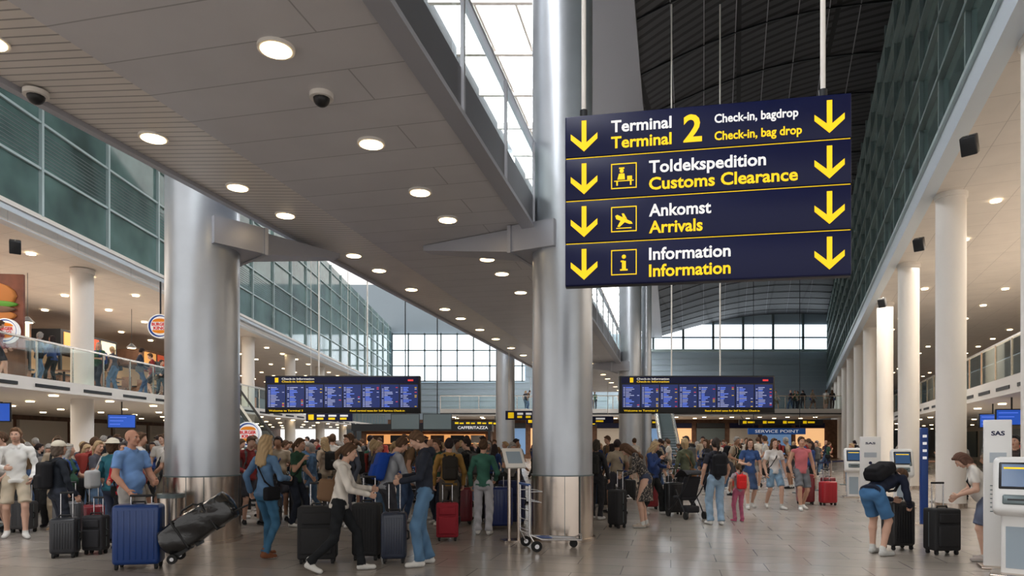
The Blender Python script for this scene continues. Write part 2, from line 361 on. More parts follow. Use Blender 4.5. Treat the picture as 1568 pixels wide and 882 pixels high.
# ------------------------------------------------------------------ big hanging sign
sx,sy=.502,6.45; ex,ey=2.985,6.0
ang=math.atan2(ey-sy,ex-sx); W=math.hypot(ex-sx,ey-sy)
sg=empty('wayfinding_sign',(sx,sy,3.085),ang)
b=MB()
for r in range(4):
    b.rbox((W/2,.07,.2+.402*r),(W,.14,.394),.012,M_navy,seg=2)
    if r<3: b.box(.01,W-.01,.002,.02,.394+.402*r+.001,.401+.402*r,M_yel)
b.box(0,W,.03,.11,0,1.6,M_dark)
def arrow(b,cx,cz,s=.25,h=.29):
    w=.045; y=-.004
    b.poly([(cx-w/2,y,cz+h/2),(cx+w/2,y,cz+h/2),(cx+w/2,y,cz-h/2+.04),(cx-w/2,y,cz-h/2+.04)],(0,.004,0),M_yel)
    for sg_ in (-1,1):
        pts=[(cx,y,cz-h/2),(cx+sg_*s/2,y,cz-h/2+.115),(cx+sg_*s/2,y,cz-h/2+.17),(cx,y,cz-h/2+.065)]
        b.poly(pts,(0,.004,0),M_yel)
for r in range(4):
    arrow(b,.178,.2+.402*r); arrow(b,2.34,.2+.402*r)
    if r<3:
        z0=.085+.402*r; x0=.43; s=.235; t=.009
        for p in ((x0,x0+s,z0,z0+t),(x0,x0+s,z0+s-t,z0+s),(x0,x0+t,z0,z0+s),(x0+s-t,x0+s,z0,z0+s)): b.box(p[0],p[1],-.004,0.002,p[2],p[3],M_yel)
cx=.5475; z=.085
b.box(cx-.018,cx+.018,-.004,.002,z+.05,z+.13,M_yel); b.box(cx-.035,cx+.035,-.004,.002,z+.04,z+.055,M_yel); b.box(cx-.03,cx,-.004,.002,z+.12,z+.135,M_yel); b.ell((cx,0,z+.17),(.02,.005,.02),M_yel)
z=.487
b.poly([(cx-.08,-.004,z+.15),(cx-.06,-.004,z+.16),(cx+.07,-.004,z+.09),(cx+.08,-.004,z+.07),(cx+.05,-.004,z+.07),(cx-.07,-.004,z+.12)],(0,.005,0),M_yel)
b.poly([(cx-.03,-.004,z+.105),(cx+.01,-.004,z+.09),(cx-.04,-.004,z+.045),(cx-.06,-.004,z+.05)],(0,.005,0),M_yel)
b.poly([(cx-.01,-.004,z+.135),(cx+.03,-.004,z+.115),(cx+.0,-.004,z+.17),(cx-.02,-.004,z+.17)],(0,.005,0),M_yel)
b.box(cx-.07,cx+.07,-.004,.002,z+.03,z+.038,M_yel)
z=.889
b.ell((cx-.02,0,z+.165),(.02,.005,.02),M_yel); b.poly([(cx-.06,-.004,z+.085),(cx+.01,-.004,z+.085),(cx+.005,-.004,z+.14),(cx-.045,-.004,z+.14)],(0,.005,0),M_yel)
b.box(cx-.09,cx+.09,-.004,.002,z+.068,z+.076,M_yel); b.box(cx-.07,cx-.055,-.004,.002,z+.03,z+.068,M_yel); b.box(cx+.055,cx+.07,-.004,.002,z+.03,z+.068,M_yel); b.box(cx+.03,cx+.075,-.004,.002,z+.08,z+.115,M_yel); b.box(cx-.045,cx+.005,-.004,.002,z+.183,z+.197,M_yel)
for xx in (.17,W-.22):
    b.cyl((xx,.07,1.6),(xx,.07,11.3),.022,M_white,n=12); b.cyl((xx,.07,1.6),(xx,.07,1.68),.035,M_dark,n=12)
b.build('panel',parent=sg)
R=.402
def T(s,x,z,w,h,m): text(s,sg,x,z,w,h,m,y=-.003,bold=.024)
T('Terminal',.43,3*R+.215,.55,.108,M_wht); T('Terminal',.43,3*R+.065,.55,.108,M_yel)
T('2',1.085,3*R+.075,.165,.245,M_yel)
T('Check-in, bagdrop',1.36,3*R+.225,.72,.078,M_wht); T('Check-in, bag drop',1.36,3*R+.068,.75,.078,M_yel)
T('Toldekspedition',.776,2*R+.215,1.03,.112,M_wht); T('Customs Clearance',.776,2*R+.06,1.3,.112,M_yel)
T('Ankomst',.776,R+.215,.555,.112,M_wht); T('Arrivals',.776,R+.06,.48,.112,M_yel)
T('Information',.776,.215,.725,.112,M_wht); T('Information',.776,.06,.725,.112,M_yel)
# ------------------------------------------------------------------ flight boards
M_scr=mat('screen_blue',(.01,.02,.09),.3,emit=.3,ecol=(.02,.05,.28)); M_row=mat('screen_text',(.5,.55,.8),.5,emit=.45); M_rowb=mat('screen_text_blue',(.15,.25,.8),.5,emit=.9); M_red=mat('screen_red',(.7,.05,.05),.5,emit=.7)
def board(x,y,w=4.55,h=1.1,z=2.45,ceil=13.5,rods=(1.55,2.98)):
    e=empty('flight_information_board',(x,y,z)); b=MB()
    b.rbox((w/2,.12,h/2),(w,.24,h),.02,M_black,seg=2)
    b.box(.05,w-.05,-.01,.0,h-.22,h-.04,M_navy)
    cw=(w-.12)/8; 
    for c in range(8):
        x0=.08+c*cw
        b.box(x0,x0+cw-.03,-.012,0,.17,h-.26,M_scr)
        n=13
        for r in range(n):
            zz=.19+r*(h-.5)/n
            if random.random()<.8: b.box(x0+.03,x0+.08,-.016,-.01,zz,zz+.018,M_row)
            b.box(x0+.1,x0+.11+random.uniform(.08,.25),-.016,-.01,zz,zz+.018,[M_row,M_row,M_rowb,M_rowb][random.randrange(4)])
            if random.random()<.35: b.box(x0+cw-.12,x0+cw-.06,-.016,-.01,zz,zz+.018,[M_row,M_red,M_yel][random.randrange(3)])
    b.box(w-.36,w-.2,-.016,0,h-.16,h-.11,M_red)
    b.box(.3,.4,-.016,0,h-.2,h-.06,M_yel)
    for xx in rods: b.cyl((xx,.12,h),(xx,.12,ceil-z),.022,M_white,n=10)
    b.build('display',parent=e)
    text('Check-in Information',e,.5,h-.12,.95,.055,M_wht,y=-.014,bold=.02); text('Check-in Information',e,.5,h-.2,.95,.055,M_yel,y=-.014,bold=.02)
    text('Welcome to Terminal 3',e,.12,.05,1.0,.055,M_yel,y=-.014,bold=.02); text('Read vertical gates for Self Service Check-in',e,2.5,.05,1.6,.05,M_yel,y=-.014,bold=.02)
board(-7.24,20.); board(3.15,20.,ceil=14.5)
def smallscreen(x,y,z,w=.9,h=.5,rz=0,m=None,top=3.05,name='monitor'):
    b=MB(); b.rbox((0,0,0),(w,.08,h),.015,M_black,seg=2); b.box(-w/2+.03,w/2-.03,-.045,-.039,-h/2+.03,h/2-.03,m or mat('monitor_blue',(.02,.07,.35),.3,emit=.7,ecol=(.02,.10,.5)))
    if m is None:
        for k in range(3): b.box(-w/2+.08,w/2-.3-.1*k,-.05,-.044,h/4-k*.12,h/4-k*.12+.015,M_rowb)
    b.cyl((0,0,h/2),(0,0,top-z),.025,M_dark,n=8); b.build(name,(x,y,z),rz)
smallscreen(-14.0,24.5,2.35,.9,.5,.45); smallscreen(-14.6,19.2,2.45,.9,.55,.3); smallscreen(-14.5,33.,2.3,1.1,.6)
smallscreen(15.0,20.5,2.35,.9,.5,-.2,top=2.95); smallscreen(16.9,24.,2.35,.9,.5,-.2,top=2.95)
smallscreen(-5.0,32.,2.55,1.35,.75,0,M_dmull,top=14,name='hanging_screen'); smallscreen(-3.5,32.,2.55,1.35,.75,0,M_dmull,top=14,name='hanging_screen')
# cafe kiosk
M_warm=mat('cafe_glow',(.9,.5,.2),.5,emit=.7,ecol=(1,.45,.16))
e=empty('cafe_kiosk',(-8.,34,0)); b=MB()
b.box(0,7.0,0,4,2.15,2.5,M_dark); b.box(.1,6.9,1.8,4,0,2.15,M_brown); b.box(.2,6.8,0,.8,0,1.05,M_brown); b.box(.1,6.9,-.05,.85,1.05,1.1,M_wallw)
b.box(.4,6.6,1.7,1.78,1.5,2.0,M_warm)
for k in range(6): b.box(.6+k*1.05,1.3+k*1.05,1.66,1.7,1.55,1.95,[M_brown,M_dark,M_wallw][k%3])
for x in (.1,3.4,6.8): b.box(x,x+.12,0,.12,0,2.15,M_dark)
b.build('counter',parent=e); text('CAFFERITAZZA',e,5.3,2.25,1.5,.14,M_wht,y=-.01,bold=.02); 
M_bun=mat('logo_bun',(.85,.28,.01),.5,emit=.15); M_lred=mat('logo_red',(.65,.012,.01),.5,emit=.15); M_lblue=mat('logo_blue',(.01,.07,.35),.5,emit=.1); M_lw=mat('logo_white',(.85,.85,.85),.5,emit=.25)
def logo(x,y,z,r,rz=0,name='round_restaurant_sign',stem=None):
    e=empty(name,(x,y,z),rz); b=MB()
    b.cyl((0,0,0),(0,.15,0),r,M_lw,n=40); b.cyl((.0,-.01,0),(0,-.002,0),r*.9,M_lblue,n=40); b.cyl((r*.08,-.02,0),(r*.08,-.01,0),r*.80,M_lw,n=40)
    n=14
    up=[(r*(.06+.62*math.cos(math.pi*i/n)),-.03,r*(.34+.28*math.sin(math.pi*i/n))) for i in range(n+1)]
    b.poly(up,(0,.01,0),M_bun); dn=[(p[0],p[1],-p[2]) for p in up]; b.poly(dn[::-1],(0,.01,0),M_bun)
    if stem: b.cyl((0,.08,0),(0,.08,stem),.03,M_dark,n=8)
    b.build('disc',parent=e)
    text('BURGER',e,-.6*r,.03*r,1.3*r,.24*r,M_lred,y=-.03,bold=.04); text('KING',e,-.46*r,-.29*r,1.02*r,.24*r,M_lred,y=-.03,bold=.04)
logo(-12.6,24.4,5.75,.43,0,stem=1.6); logo(-8.9,23.,1.87,.42,0,stem=-1.87)
e=empty('burger_poster',(-15.3,20.,4.35),.15); b=MB(); b.box(-1.4,.9,0,.1,0,2.2,mat('poster_brown',(.14,.04,.02),.5,emit=.25,ecol=(.2,.05,.02),var=.4,vscale=2))
b.ell((-.1,-.02,1.55),(.85,.03,.42),mat('burger_bun',(.45,.17,.04),.6,emit=.1)); b.ell((-.1,-.04,1.3),(.9,.03,.12),mat('lettuce',(.1,.3,.03),.6)); b.ell((-.1,-.05,1.15),(.85,.03,.12),M_brown); b.ell((-.1,-.03,.97),(.85,.03,.18),MATS['burger_bun'])
b.box(-1.4,.9,.1,.2,-.95,0,M_brown)
b.build('picture',parent=e); logo(-14.75,19.85,4.85,.36,.1)
for i in range(7):
    e=MB(); e.rbox((0,0,.55),(1.6,.7,1.1),.03,M_wallw,seg=2); e.box(-.8,.8,-.4,.3,1.1,1.14,M_dmull); e.rbox((-.3,.1,1.35),(.4,.05,.3),.01,M_black,seg=1); e.cyl((-.3,.1,1.14),(-.3,.1,1.25),.02,M_dark)
    e.box(-.8,.8,-.36,-.35,.3,.8,M_bluegrey); e.build('check_in_desk',(-17.2-.02*i,16+i*3.4,0),math.pi/2)
# escalators
def escalator(x0,y0,x1,y1,z1,w=1.0,name='escalator',z0=0):
    L=math.hypot(x1-x0,y1-y0); b=MB(); dz=z1-z0
    n=int(dz/.19)
    for i in range(n): b.box(L*i/n,L*(i+1)/n,-w/2,w/2,dz*(i)/n-.05,dz*(i+1)/n,M_dmull)
    b.poly([(-.6,-w/2-.15,0),(0,-w/2-.15,.05),(L,-w/2-.15,dz-.02),(L,-w/2-.15,dz-.5),(.8,-w/2-.15,-.0)],(0,w+.3,0),M_bracket)
    for s in (-1,1):
        yy=s*(w/2+.08)
        b.add([(-.8,yy,.2),(0,yy,.35),(L,yy,dz+.35),(L+.6,yy,dz+.35),(L+.6,yy,dz+.9),(L,yy,dz+.95),(0,yy,.95),(-.8,yy,.85)],[(0,1,6,7),(1,2,5,6),(2,3,4,5)],M_glass)
        b.tube([(-.85,yy,.3),(-1.0,yy,.6),(-.8,yy,.9),(0,yy,1.0),(L,yy,dz+1.0),(L+.7,yy,dz+.95)],.045,M_black,n=8)
        b.poly([(-.8,yy-.05,.0),(0,yy-.05,.1),(L,yy-.05,dz+.1),(L+.6,yy-.05,dz+.1),(L+.6,yy-.05,dz+.25),(L,yy-.05,dz+.35),(0,yy-.05,.35),(-.8,yy-.05,.2)],(0,.12,0),M_steel)
    b.build(name,(x0,y0,z0),math.atan2(y1-y0,x1-x0))
escalator(9.0,46.5,10.4,56.2,4.3,1.0); escalator(10.9,46.5,12.4,56.2,4.3,1.0)
escalator(-8.6,24.8,-12.3,28.5,3.4,.9)
def dome(x,y,z):
    b=MB(); b.cyl((0,0,0),(0,0,-.05),.12,M_white,n=20); b.ell((0,0,-.05),(.085,.085,.085),M_black); b.build('security_camera',(x,y,z))
dome(-1.95,6.99,5.18); dome(-4.95,7.1,5.26)
def speaker(x,y,z,rz):
    b=MB(); M=Matrix.Rotation(.5,4,'X'); b.rbox((0,0,-.2),(.26,.22,.34),.02,M_dark,M,seg=2); b.cyl((0,0,-.05),(0,.25,.05),.02,M_white); b.build('wall_speaker',(x,y,z),rz)
speaker(8.35,12.5,7.25,-.8); speaker(11.3,19.,7.3,-.8); speaker(14.6,27,7.3,-.8); speaker(-13.1,18,6.95,.6)
# ------------------------------------------------------------------ people (implicit surface figures)
def nrm(v): v=np.array(v,float); return v/max(1e-9,np.linalg.norm(v))
def V(*a): return np.array(a,float)
def rotx(a): c,s=math.cos(a),math.sin(a); return np.array([[1,0,0],[0,c,-s],[0,s,c]])
def rotz(a): c,s=math.cos(a),math.sin(a); return np.array([[c,-s,0],[s,c,0],[0,0,1]])
def cap(a,b,ra,rb,lab,n=None,k=1.,clip=()): return ('c',np.array(a,float),np.array(b,float),ra,rb,lab,None if n is None else nrm(n),k,clip)
def elp(c,rad,R,lab,clip=()): return ('e',np.array(c,float),np.array(rad,float),R,0,lab,None,1,clip)
def bxp(c,half,R,r,lab,clip=()): return ('b',np.array(c,float),np.array(half,float),R,r,lab,None,1,clip)
def pev(p,P,wr=True):
    t=p[0]
    if t=='c':
        _,a,b,ra,rb,lab,n,k,clip=p; Q=P
        if n is not None and k!=1:
            Q=P+((k-1)*(P@n))[:,None]*n; a=a+(k-1)*(a@n)*n; b=b+(k-1)*(b@n)*n
        ab=b-a; L=max(1e-9,ab@ab); h=np.clip(((Q-a)@ab)/L,0,1)
        d=np.linalg.norm(Q-a-h[:,None]*ab,axis=1)-(ra+(rb-ra)*h)
    elif t=='e':
        q=(P-p[1])@p[3]; k1=np.linalg.norm(q/p[2],axis=1)+1e-6; k2=np.linalg.norm(q/(p[2]**2),axis=1)+1e-6; d=k1*(k1-1)/k2
    else:
        q=np.abs((P-p[1])@p[3])-p[2]+p[4]; d=np.linalg.norm(np.maximum(q,0),axis=1)+np.minimum(q.max(axis=1),0)-p[4]
    for pt,nn in p[8]: d=np.maximum(d,(P-pt)@nn)
    if wr and p[5] in ('top','bottom'):
        x,y,z=P[:,0],P[:,1],P[:,2]; w=2.2*np.sin(9*x+6*z)+1.6*np.sin(11*y-7*z)
        d=d+.0042*(np.sin(46*z+18*x+w)*np.sin(13*x-15*y+8*z+1.)+.6*np.sin(30*z-34*x+20*y+w))
    elif wr and p[5]=='hair': d=d+.002*np.sin(130*P[:,0]+18*np.sin(20*P[:,2])+60*P[:,1])+.004*np.sin(31*P[:,2]+22*P[:,0])
    return d
def pbox(p):
    if p[0]=='c': r=max(p[3],p[4]); return np.minimum(p[1],p[2])-r,np.maximum(p[1],p[2])+r
    if p[0]=='e': r=p[2].max(); return p[1]-r,p[1]+r
    r=np.linalg.norm(p[2]); return p[1]-r,p[1]+r
LABS=['skin','top','bottom','shoe','hair','bag','hat','beard','lip','trim']
def polygonise(prims,h,K=.018,sub=()):
    bb=[pbox(p) for p in prims]; lo=np.min([x[0] for x in bb],0)-2.5*h; hi=np.max([x[1] for x in bb],0)+2.5*h
    n=np.ceil((hi-lo)/h).astype(int)+1; D=np.full(n,.3)
    ax=[lo[i]+h*np.arange(n[i]) for i in range(3)]
    for p in list(prims)+list(sub):
        l,u=pbox(p); issub=any(p is s for s in sub)
        i0=np.maximum(0,np.floor((l-.03-h-lo)/h).astype(int)); i1=np.minimum(n,np.ceil((u+.03+h-lo)/h).astype(int)+1)
        g=np.stack(np.meshgrid(ax[0][i0[0]:i1[0]],ax[1][i0[1]:i1[1]],ax[2][i0[2]:i1[2]],indexing='ij'),-1)
        d=pev(p,g.reshape(-1,3)).reshape(g.shape[:3]); s=(slice(i0[0],i1[0]),slice(i0[1],i1[1]),slice(i0[2],i1[2]))
        a=D[s]
        if issub: hh=np.maximum(K-np.abs(a+d),0)/K; D[s]=np.maximum(a,-d)+hh*hh*K*.25
        else: hh=np.maximum(K-np.abs(a-d),0)/K; D[s]=np.minimum(a,d)-hh*hh*K*.25
    S=D<0; cs=np.zeros(n-1,int)
    for dx in (0,1):
        for dy in (0,1):
            for dz in (0,1): cs+=S[dx:n[0]-1+dx,dy:n[1]-1+dy,dz:n[2]-1+dz]
    act=(cs>0)&(cs<8); I=np.argwhere(act); idx=np.full(n-1,-1); idx[act]=np.arange(len(I))
    acc=np.zeros((len(I),3)); cnt=np.zeros(len(I))
    for a in range(3):
        o=[b for b in range(3) if b!=a]
        for u in (0,1):
            for v in (0,1):
                c0=I.copy(); c0[:,o[0]]+=u; c0[:,o[1]]+=v; c1=c0.copy(); c1[:,a]+=1
                d0=D[tuple(c0.T)]; d1=D[tuple(c1.T)]; cr=(d0<0)!=(d1<0); t=np.where(cr,d0/(d0-d1+1e-12),0)
                pt=c0.astype(float); pt[:,a]+=t; acc+=pt*cr[:,None]; cnt+=cr
    Vt=lo+h*acc/np.maximum(cnt,1)[:,None]; F=[]
    for a in range(3):
        o=[(a+1)%3,(a+2)%3]
        sl0=[slice(None)]*3; sl1=[slice(None)]*3; sl0[a]=slice(0,n[a]-1); sl1[a]=slice(1,n[a])
        E=np.argwhere(S[tuple(sl0)]!=S[tuple(sl1)])
        ok=(E[:,o[0]]>0)&(E[:,o[1]]>0)&(E[:,o[0]]<n[o[0]]-1)&(E[:,o[1]]<n[o[1]]-1); E=E[ok]
        ins=S[tuple(E.T)]
        def cell(du,dv):
            c=E.copy(); c[:,o[0]]+=du; c[:,o[1]]+=dv; return idx[tuple(c.T)]
        q=np.stack([cell(-1,-1),cell(0,-1),cell(0,0),cell(-1,0)],1); q[~ins]=q[~ins][:,::-1]; F.append(q)
    best=np.full(len(Vt),9.); lab=np.zeros(len(Vt),int)
    for p in prims:
        d=pev(p,Vt,False)-(.004 if p[5] in('top','bottom','hair') else 0); mk=d<best; best[mk]=d[mk]; lab[mk]=LABS.index(p[5])
    return Vt,np.concatenate(F),lab
def m_person():
    m=bpy.data.materials.new('person_surface'); m.use_nodes=True; nt=m.node_tree; b=nt.nodes['Principled BSDF']
    a=nt.nodes.new('ShaderNodeAttribute'); a.attribute_name='Col'; nt.links.new(a.outputs['Color'],b.inputs['Base Color']); b.inputs['Roughness'].default_value=.75
    b.inputs['Specular IOR Level'].default_value=.25
    tc=nt.nodes.new('ShaderNodeTexCoord'); n=nt.nodes.new('ShaderNodeTexNoise'); n.inputs['Scale'].default_value=70; n.inputs['Detail'].default_value=3
    bp=nt.nodes.new('ShaderNodeBump'); bp.inputs['Strength'].default_value=.15; bp.inputs['Distance'].default_value=.008
    nt.links.new(tc.outputs['Object'],n.inputs[0]); nt.links.new(n.outputs['Fac'],bp.inputs['Height']); nt.links.new(bp.outputs[0],b.inputs['Normal']); return m
M_person=m_person()
def ik(a,t,l1,l2,pole):
    d=t-a; L=np.linalg.norm(d); Lc=min(L,(l1+l2)*.985); dh=d/L; t=a+dh*Lc; x=(l1*l1+Lc*Lc-l2*l2)/(2*Lc); hgt=math.sqrt(max(0,l1*l1-x*x))
    p=np.array(pole,float); p=p-(p@dh)*dh; return a+dh*x+nrm(p)*hgt,t
def sph(c,rad,R,nu=8,nv=6):
    vs=[];fs=[]
    for j in range(nv+1):
        ph=math.pi*j/nv
        for i in range(nu):
            th=2*math.pi*i/nu; vs.append(np.array(c)+R@np.array([rad[0]*math.sin(ph)*math.cos(th),rad[1]*math.sin(ph)*math.sin(th),rad[2]*math.cos(ph)]))
    for j in range(nv):
        for i in range(nu): fs.append((j*nu+i,(j+1)*nu+i,(j+1)*nu+(i+1)%nu,j*nu+(i+1)%nu))
    return vs,fs
def person_mesh(H=1.75,vox=.014,fem=False,lean=0,hp=0,hy=0,lh=None,rh=None,lf=None,rf=None,bend=0,
           top=(.1,.1,.1),bot=(.05,.06,.1),kind='trousers',sleeve='long',skin=(.55,.33,.24),hair=(.08,.05,.03),style='short',
           shoe=(.7,.7,.7),bag=None,bagc=(.02,.02,.02),bulk=1.,fit=1.,hat=None,pattern=None,hood=False,collar=False,curl=28,fine=True,beard=False,tw=0,trim=None):
    pr=[]; hd=[]; sub=[]; hands=[]
    Rt=rotz(math.radians(tw))@rotx(-math.radians(lean))
    hipx=.09; shx=.160 if fem else .185
    lf=lf or (-.10,.03,0); rf=rf or (.10,-.03,0)
    drop=0
    back=.35*math.sin(math.radians(max(0,lean-20)))*.6
    for f,sx_ in ((lf,-1),(rf,1)):
        hz=math.hypot(f[0]-sx_*hipx,f[1]+back); az=.085+f[2]; need=az+math.sqrt(max(.01,.838**2-hz**2)); drop=max(drop,.92-need)
    drop+=bend
    pv=V(0,-back,.95-drop)
    def U(x,y,z): return pv+Rt@(V(x,y,z)-V(0,0,.95))
    nf=Rt@V(0,1,0); up=Rt@V(0,0,1)
    NB=U(0,.0,1.49); Rh=Rt@rotz(math.radians(hy))@rotx(-math.radians(hp))
    def Hd(x,y,z): return NB+Rh@V(x,y+.018,z+.145)
    B=bulk; hip=1.04 if fem else 1.
    pr+=[cap(pv+V(-.055,0,-.01),pv+V(.055,0,-.01),.103*B*hip,.103*B*hip,'bottom',V(0,1,0),1.08),cap(pv+V(-.06,-.03,-.055),pv+V(.06,-.03,-.055),.082*B*hip,.082*B*hip,'bottom')]
    wst=.108 if fem else .122
    hem=(U(0,0,.89 if kind!='dress' else .5),-up)
    pr+=[cap(U(0,0,.92),U(0,0,1.12),.134*B*hip,wst*B*1.05,'top',nf,1.2,[hem]),cap(U(0,0,1.10),U(0,0,1.30),wst*B*1.04,(.132 if fem else .150)*B,'top',nf,1.32),
         cap(U(-shx*.66,-.008,1.395),U(shx*.66,-.008,1.395),.064*B,.064*B,'top'),
         cap(U(-shx*.8,-.005,1.415),U(0,-.01,1.455),.045,.055,'top'),cap(U(shx*.8,-.005,1.415),U(0,-.01,1.455),.045,.055,'top')]
    if kind!='dress' and sleeve=='long': pr.append(cap(U(-.02,0,.915),U(.02,0,.915),.142*B*hip,.142*B*hip,'top',nf,1.2,[hem,(U(0,0,.935),up)]))
    if fem: pr+=[elp(U(s_*.062,.072,1.265),(.060,.055,.062),Rt,'top') for s_ in (-1,1)]
    if B>1.06: pr.append(elp(U(0,.04,1.06),(.14*B,.125*B,.14*B),Rt,'top'))
    pr.append(cap(U(0,-.01,1.43),NB+Rh@V(0,.005,.04),.050,.048,'skin'))
    if hood: pr+=[elp(U(0,-.085,1.45),(.105,.06,.07),Rt,'top'),cap(U(-.075,-.03,1.475),U(-.03,.065,1.435),.03,.024,'top'),cap(U(.075,-.03,1.475),U(.03,.065,1.435),.03,.024,'top')]
    if collar: pr+=[cap(U(s_*.05,-.045,1.495),U(s_*.055,.03,1.475),.020,.016,'top') for s_ in (-1,1)]+[cap(U(s_*.055,.03,1.475),U(s_*.015,.07,1.43),.016,.012,'top') for s_ in (-1,1)]+[cap(U(-.05,-.045,1.495),U(.05,-.045,1.495),.020,.020,'top')]
    bl='beard' if beard else 'skin'
    hd+=[elp(Hd(0,-.014,.022),(.073,.088,.088),Rh,'skin'),elp(Hd(0,.026,-.018),(.060,.062,.084),Rh,'skin'),cap(Hd(-.030,.018,-.068),Hd(-.006,.058,-.088),.030,.021,bl),cap(Hd(.030,.018,-.068),Hd(.006,.058,-.088),.030,.021,bl),
         elp(Hd(-.036,.055,-.026),(.021,.022,.022),Rh,'skin'),elp(Hd(.036,.055,-.026),(.021,.022,.022),Rh,'skin'),cap(Hd(-.028,.078,.024),Hd(.028,.078,.024),.0105,.0105,'skin'),
         cap(Hd(0,.086,.012),Hd(0,.106,-.026),.0075,.0105,'skin'),elp(Hd(-.010,.096,-.031),(.008,.009,.007),Rh,'skin'),elp(Hd(.010,.096,-.031),(.008,.009,.007),Rh,'skin'),
         cap(Hd(-.015,.082,-.0545),Hd(.015,.082,-.0545),.0055,.0055,'lip'),cap(Hd(-.012,.082,-.063),Hd(.012,.082,-.063),.0060,.0060,'lip'),
         cap(NB+Rh@V(0,-.01,-.03),Hd(0,.0,-.04),.050,.052,'skin')]
    for s_ in (-1,1): hd.append(elp(Hd(s_*.076,-.008,-.008),(.008,.019,.031),Rh@rotz(s_*-.35),'skin')); sub.append(elp(Hd(s_*.030,.094,.004),(.017,.016,.011),Rh,'skin'))
    hl=[]
    if style!='bald':
        cp=[(Hd(0,.050,.052),Rh@nrm(V(0,.84,-.55)))]
        hl.append(elp(Hd(0,-.014,.022),(.084,.100,.103),Rh,'hair',cp))
        hl.append(cap(Hd(-.03,.062,.088),Hd(.03,.062,.088),.020,.020,'hair'))
        if style=='long': hl+=[cap(Hd(0,-.055,-.02),U(0,-.095,1.33),.070,.050,'hair',nf,1.3),cap(Hd(-.068,.01,.0),U(-.095,.0,1.37),.026,.026,'hair'),cap(Hd(.068,.01,.0),U(.095,.0,1.37),.026,.026,'hair'),cap(Hd(-.04,-.05,-.03),U(-.07,-.09,1.35),.05,.03,'hair'),cap(Hd(.04,-.05,-.03),U(.07,-.09,1.35),.05,.03,'hair')]
        if style=='bob': hl+=[cap(Hd(0,-.045,.0),Hd(0,-.05,-.085),.078,.060,'hair'),cap(Hd(-.068,.005,.01),Hd(-.064,.01,-.075),.026,.022,'hair'),cap(Hd(.068,.005,.01),Hd(.064,.01,-.075),.026,.022,'hair')]
        if style=='bun': hl.append(elp(Hd(0,-.115,.05),(.043,.043,.043),Rh,'hair'))
        if style=='pony': hl+=[cap(Hd(0,-.10,.03),Hd(0,-.145,-.06),.030,.032,'hair'),cap(Hd(0,-.145,-.06),Hd(0,-.13,-.2),.03,.012,'hair')]
    if hat: hl+=[elp(Hd(0,-.01,.045),(.092,.108,.085),Rh,'hat',[(Hd(0,0,.035),Rh@V(0,0,-1))]),elp(Hd(0,.12 if hat=='cap' else .0,.042),(.075,.07,.012) if hat=='cap' else (.15,.16,.013),Rh,'hat')]
    hd+=hl
    for sd,tg in ((-1,lh),(1,rh)):
        S0=U(sd*shx,-.005,1.405)
        t=V(*tg) if tg is not None else U(sd*(shx+.085),.10,1.405-.50) if lean<15 else S0+V(sd*.05,.05,-.50)
        E,Wr=ik(S0,t,.285,.258,(sd*.55,-.75,-.35)); fd=nrm(Wr-E)
        if sleeve=='long':
            pr+=[cap(S0,E,.058*B,.046*B,'top'),cap(E,Wr-fd*.015,.046*B,.036,'top'),cap(Wr-fd*.04,Wr-fd*.015,.036,.036,'top'),cap(Wr-fd*.03,Wr+fd*.005,.025,.025,'skin')]
        else:
            pr+=[cap(S0,E,.048*B,.039*B,'skin'),cap(E,E*.6+Wr*.4,.039*B,.037*B,'skin'),cap(E*.6+Wr*.4,Wr,.037*B,.025,'skin')]
            if sleeve=='short':
                ud=nrm(E-S0); m_=S0+ud*.18; pr.append(cap(S0,S0+ud*.22,.060*B,.060*B,'top',None,1,[(m_,ud)]))
            else: pr.append(elp(S0,(.05,.05,.05),Rt,'top'))
        inward=V(-sd,.15,0.); pn=nrm(inward-(inward@fd)*fd); sdv=nrm(np.cross(fd,pn))
        if sdv@V(0,1,.5)<0: sdv=-sdv
        hp_=[cap(Wr-fd*.02,Wr+fd*.02,.0255,.0265,'skin',pn,1.25),cap(Wr+fd*.025,Wr+fd*.078,.030,.038,'skin',pn,2.3),cap(Wr+fd*.02+sdv*.012,Wr+fd*.05+sdv*.02+pn*.006,.018,.014,'skin')]
        if fine:
            for off,L in ((.027,.070),(.009,.079),(-.009,.073),(-.0265,.057)):
                p=Wr+fd*.080+sdv*off; d=fd.copy(); q=pn.copy(); r=.0092
                for s_,fr in enumerate((.48,.30,.22)):
                    a=math.radians(curl*(.7 if s_==0 else 1.)); c,s2=math.cos(a),math.sin(a); d,q=d*c+q*s2,q*c-d*s2
                    e=p+d*(L*fr); hp_.append(cap(p,e,r,r-.0008,'skin')); p=e; r-=.0008
            t0=Wr+fd*.03+sdv*.026; td=nrm(fd*.7+sdv*.65+pn*.4); td2=nrm(fd*.85+sdv*.1+pn*.55)
            hp_+=[cap(t0,t0+td*.036,.0135,.011,'skin'),cap(t0+td*.036,t0+td*.036+td2*.027,.011,.009,'skin')]
            hands.append(hp_)
        else: pr+=hp_+[cap(Wr+fd*.08,Wr+fd*.13+pn*.02,.034,.026,'skin',pn,2.0)]
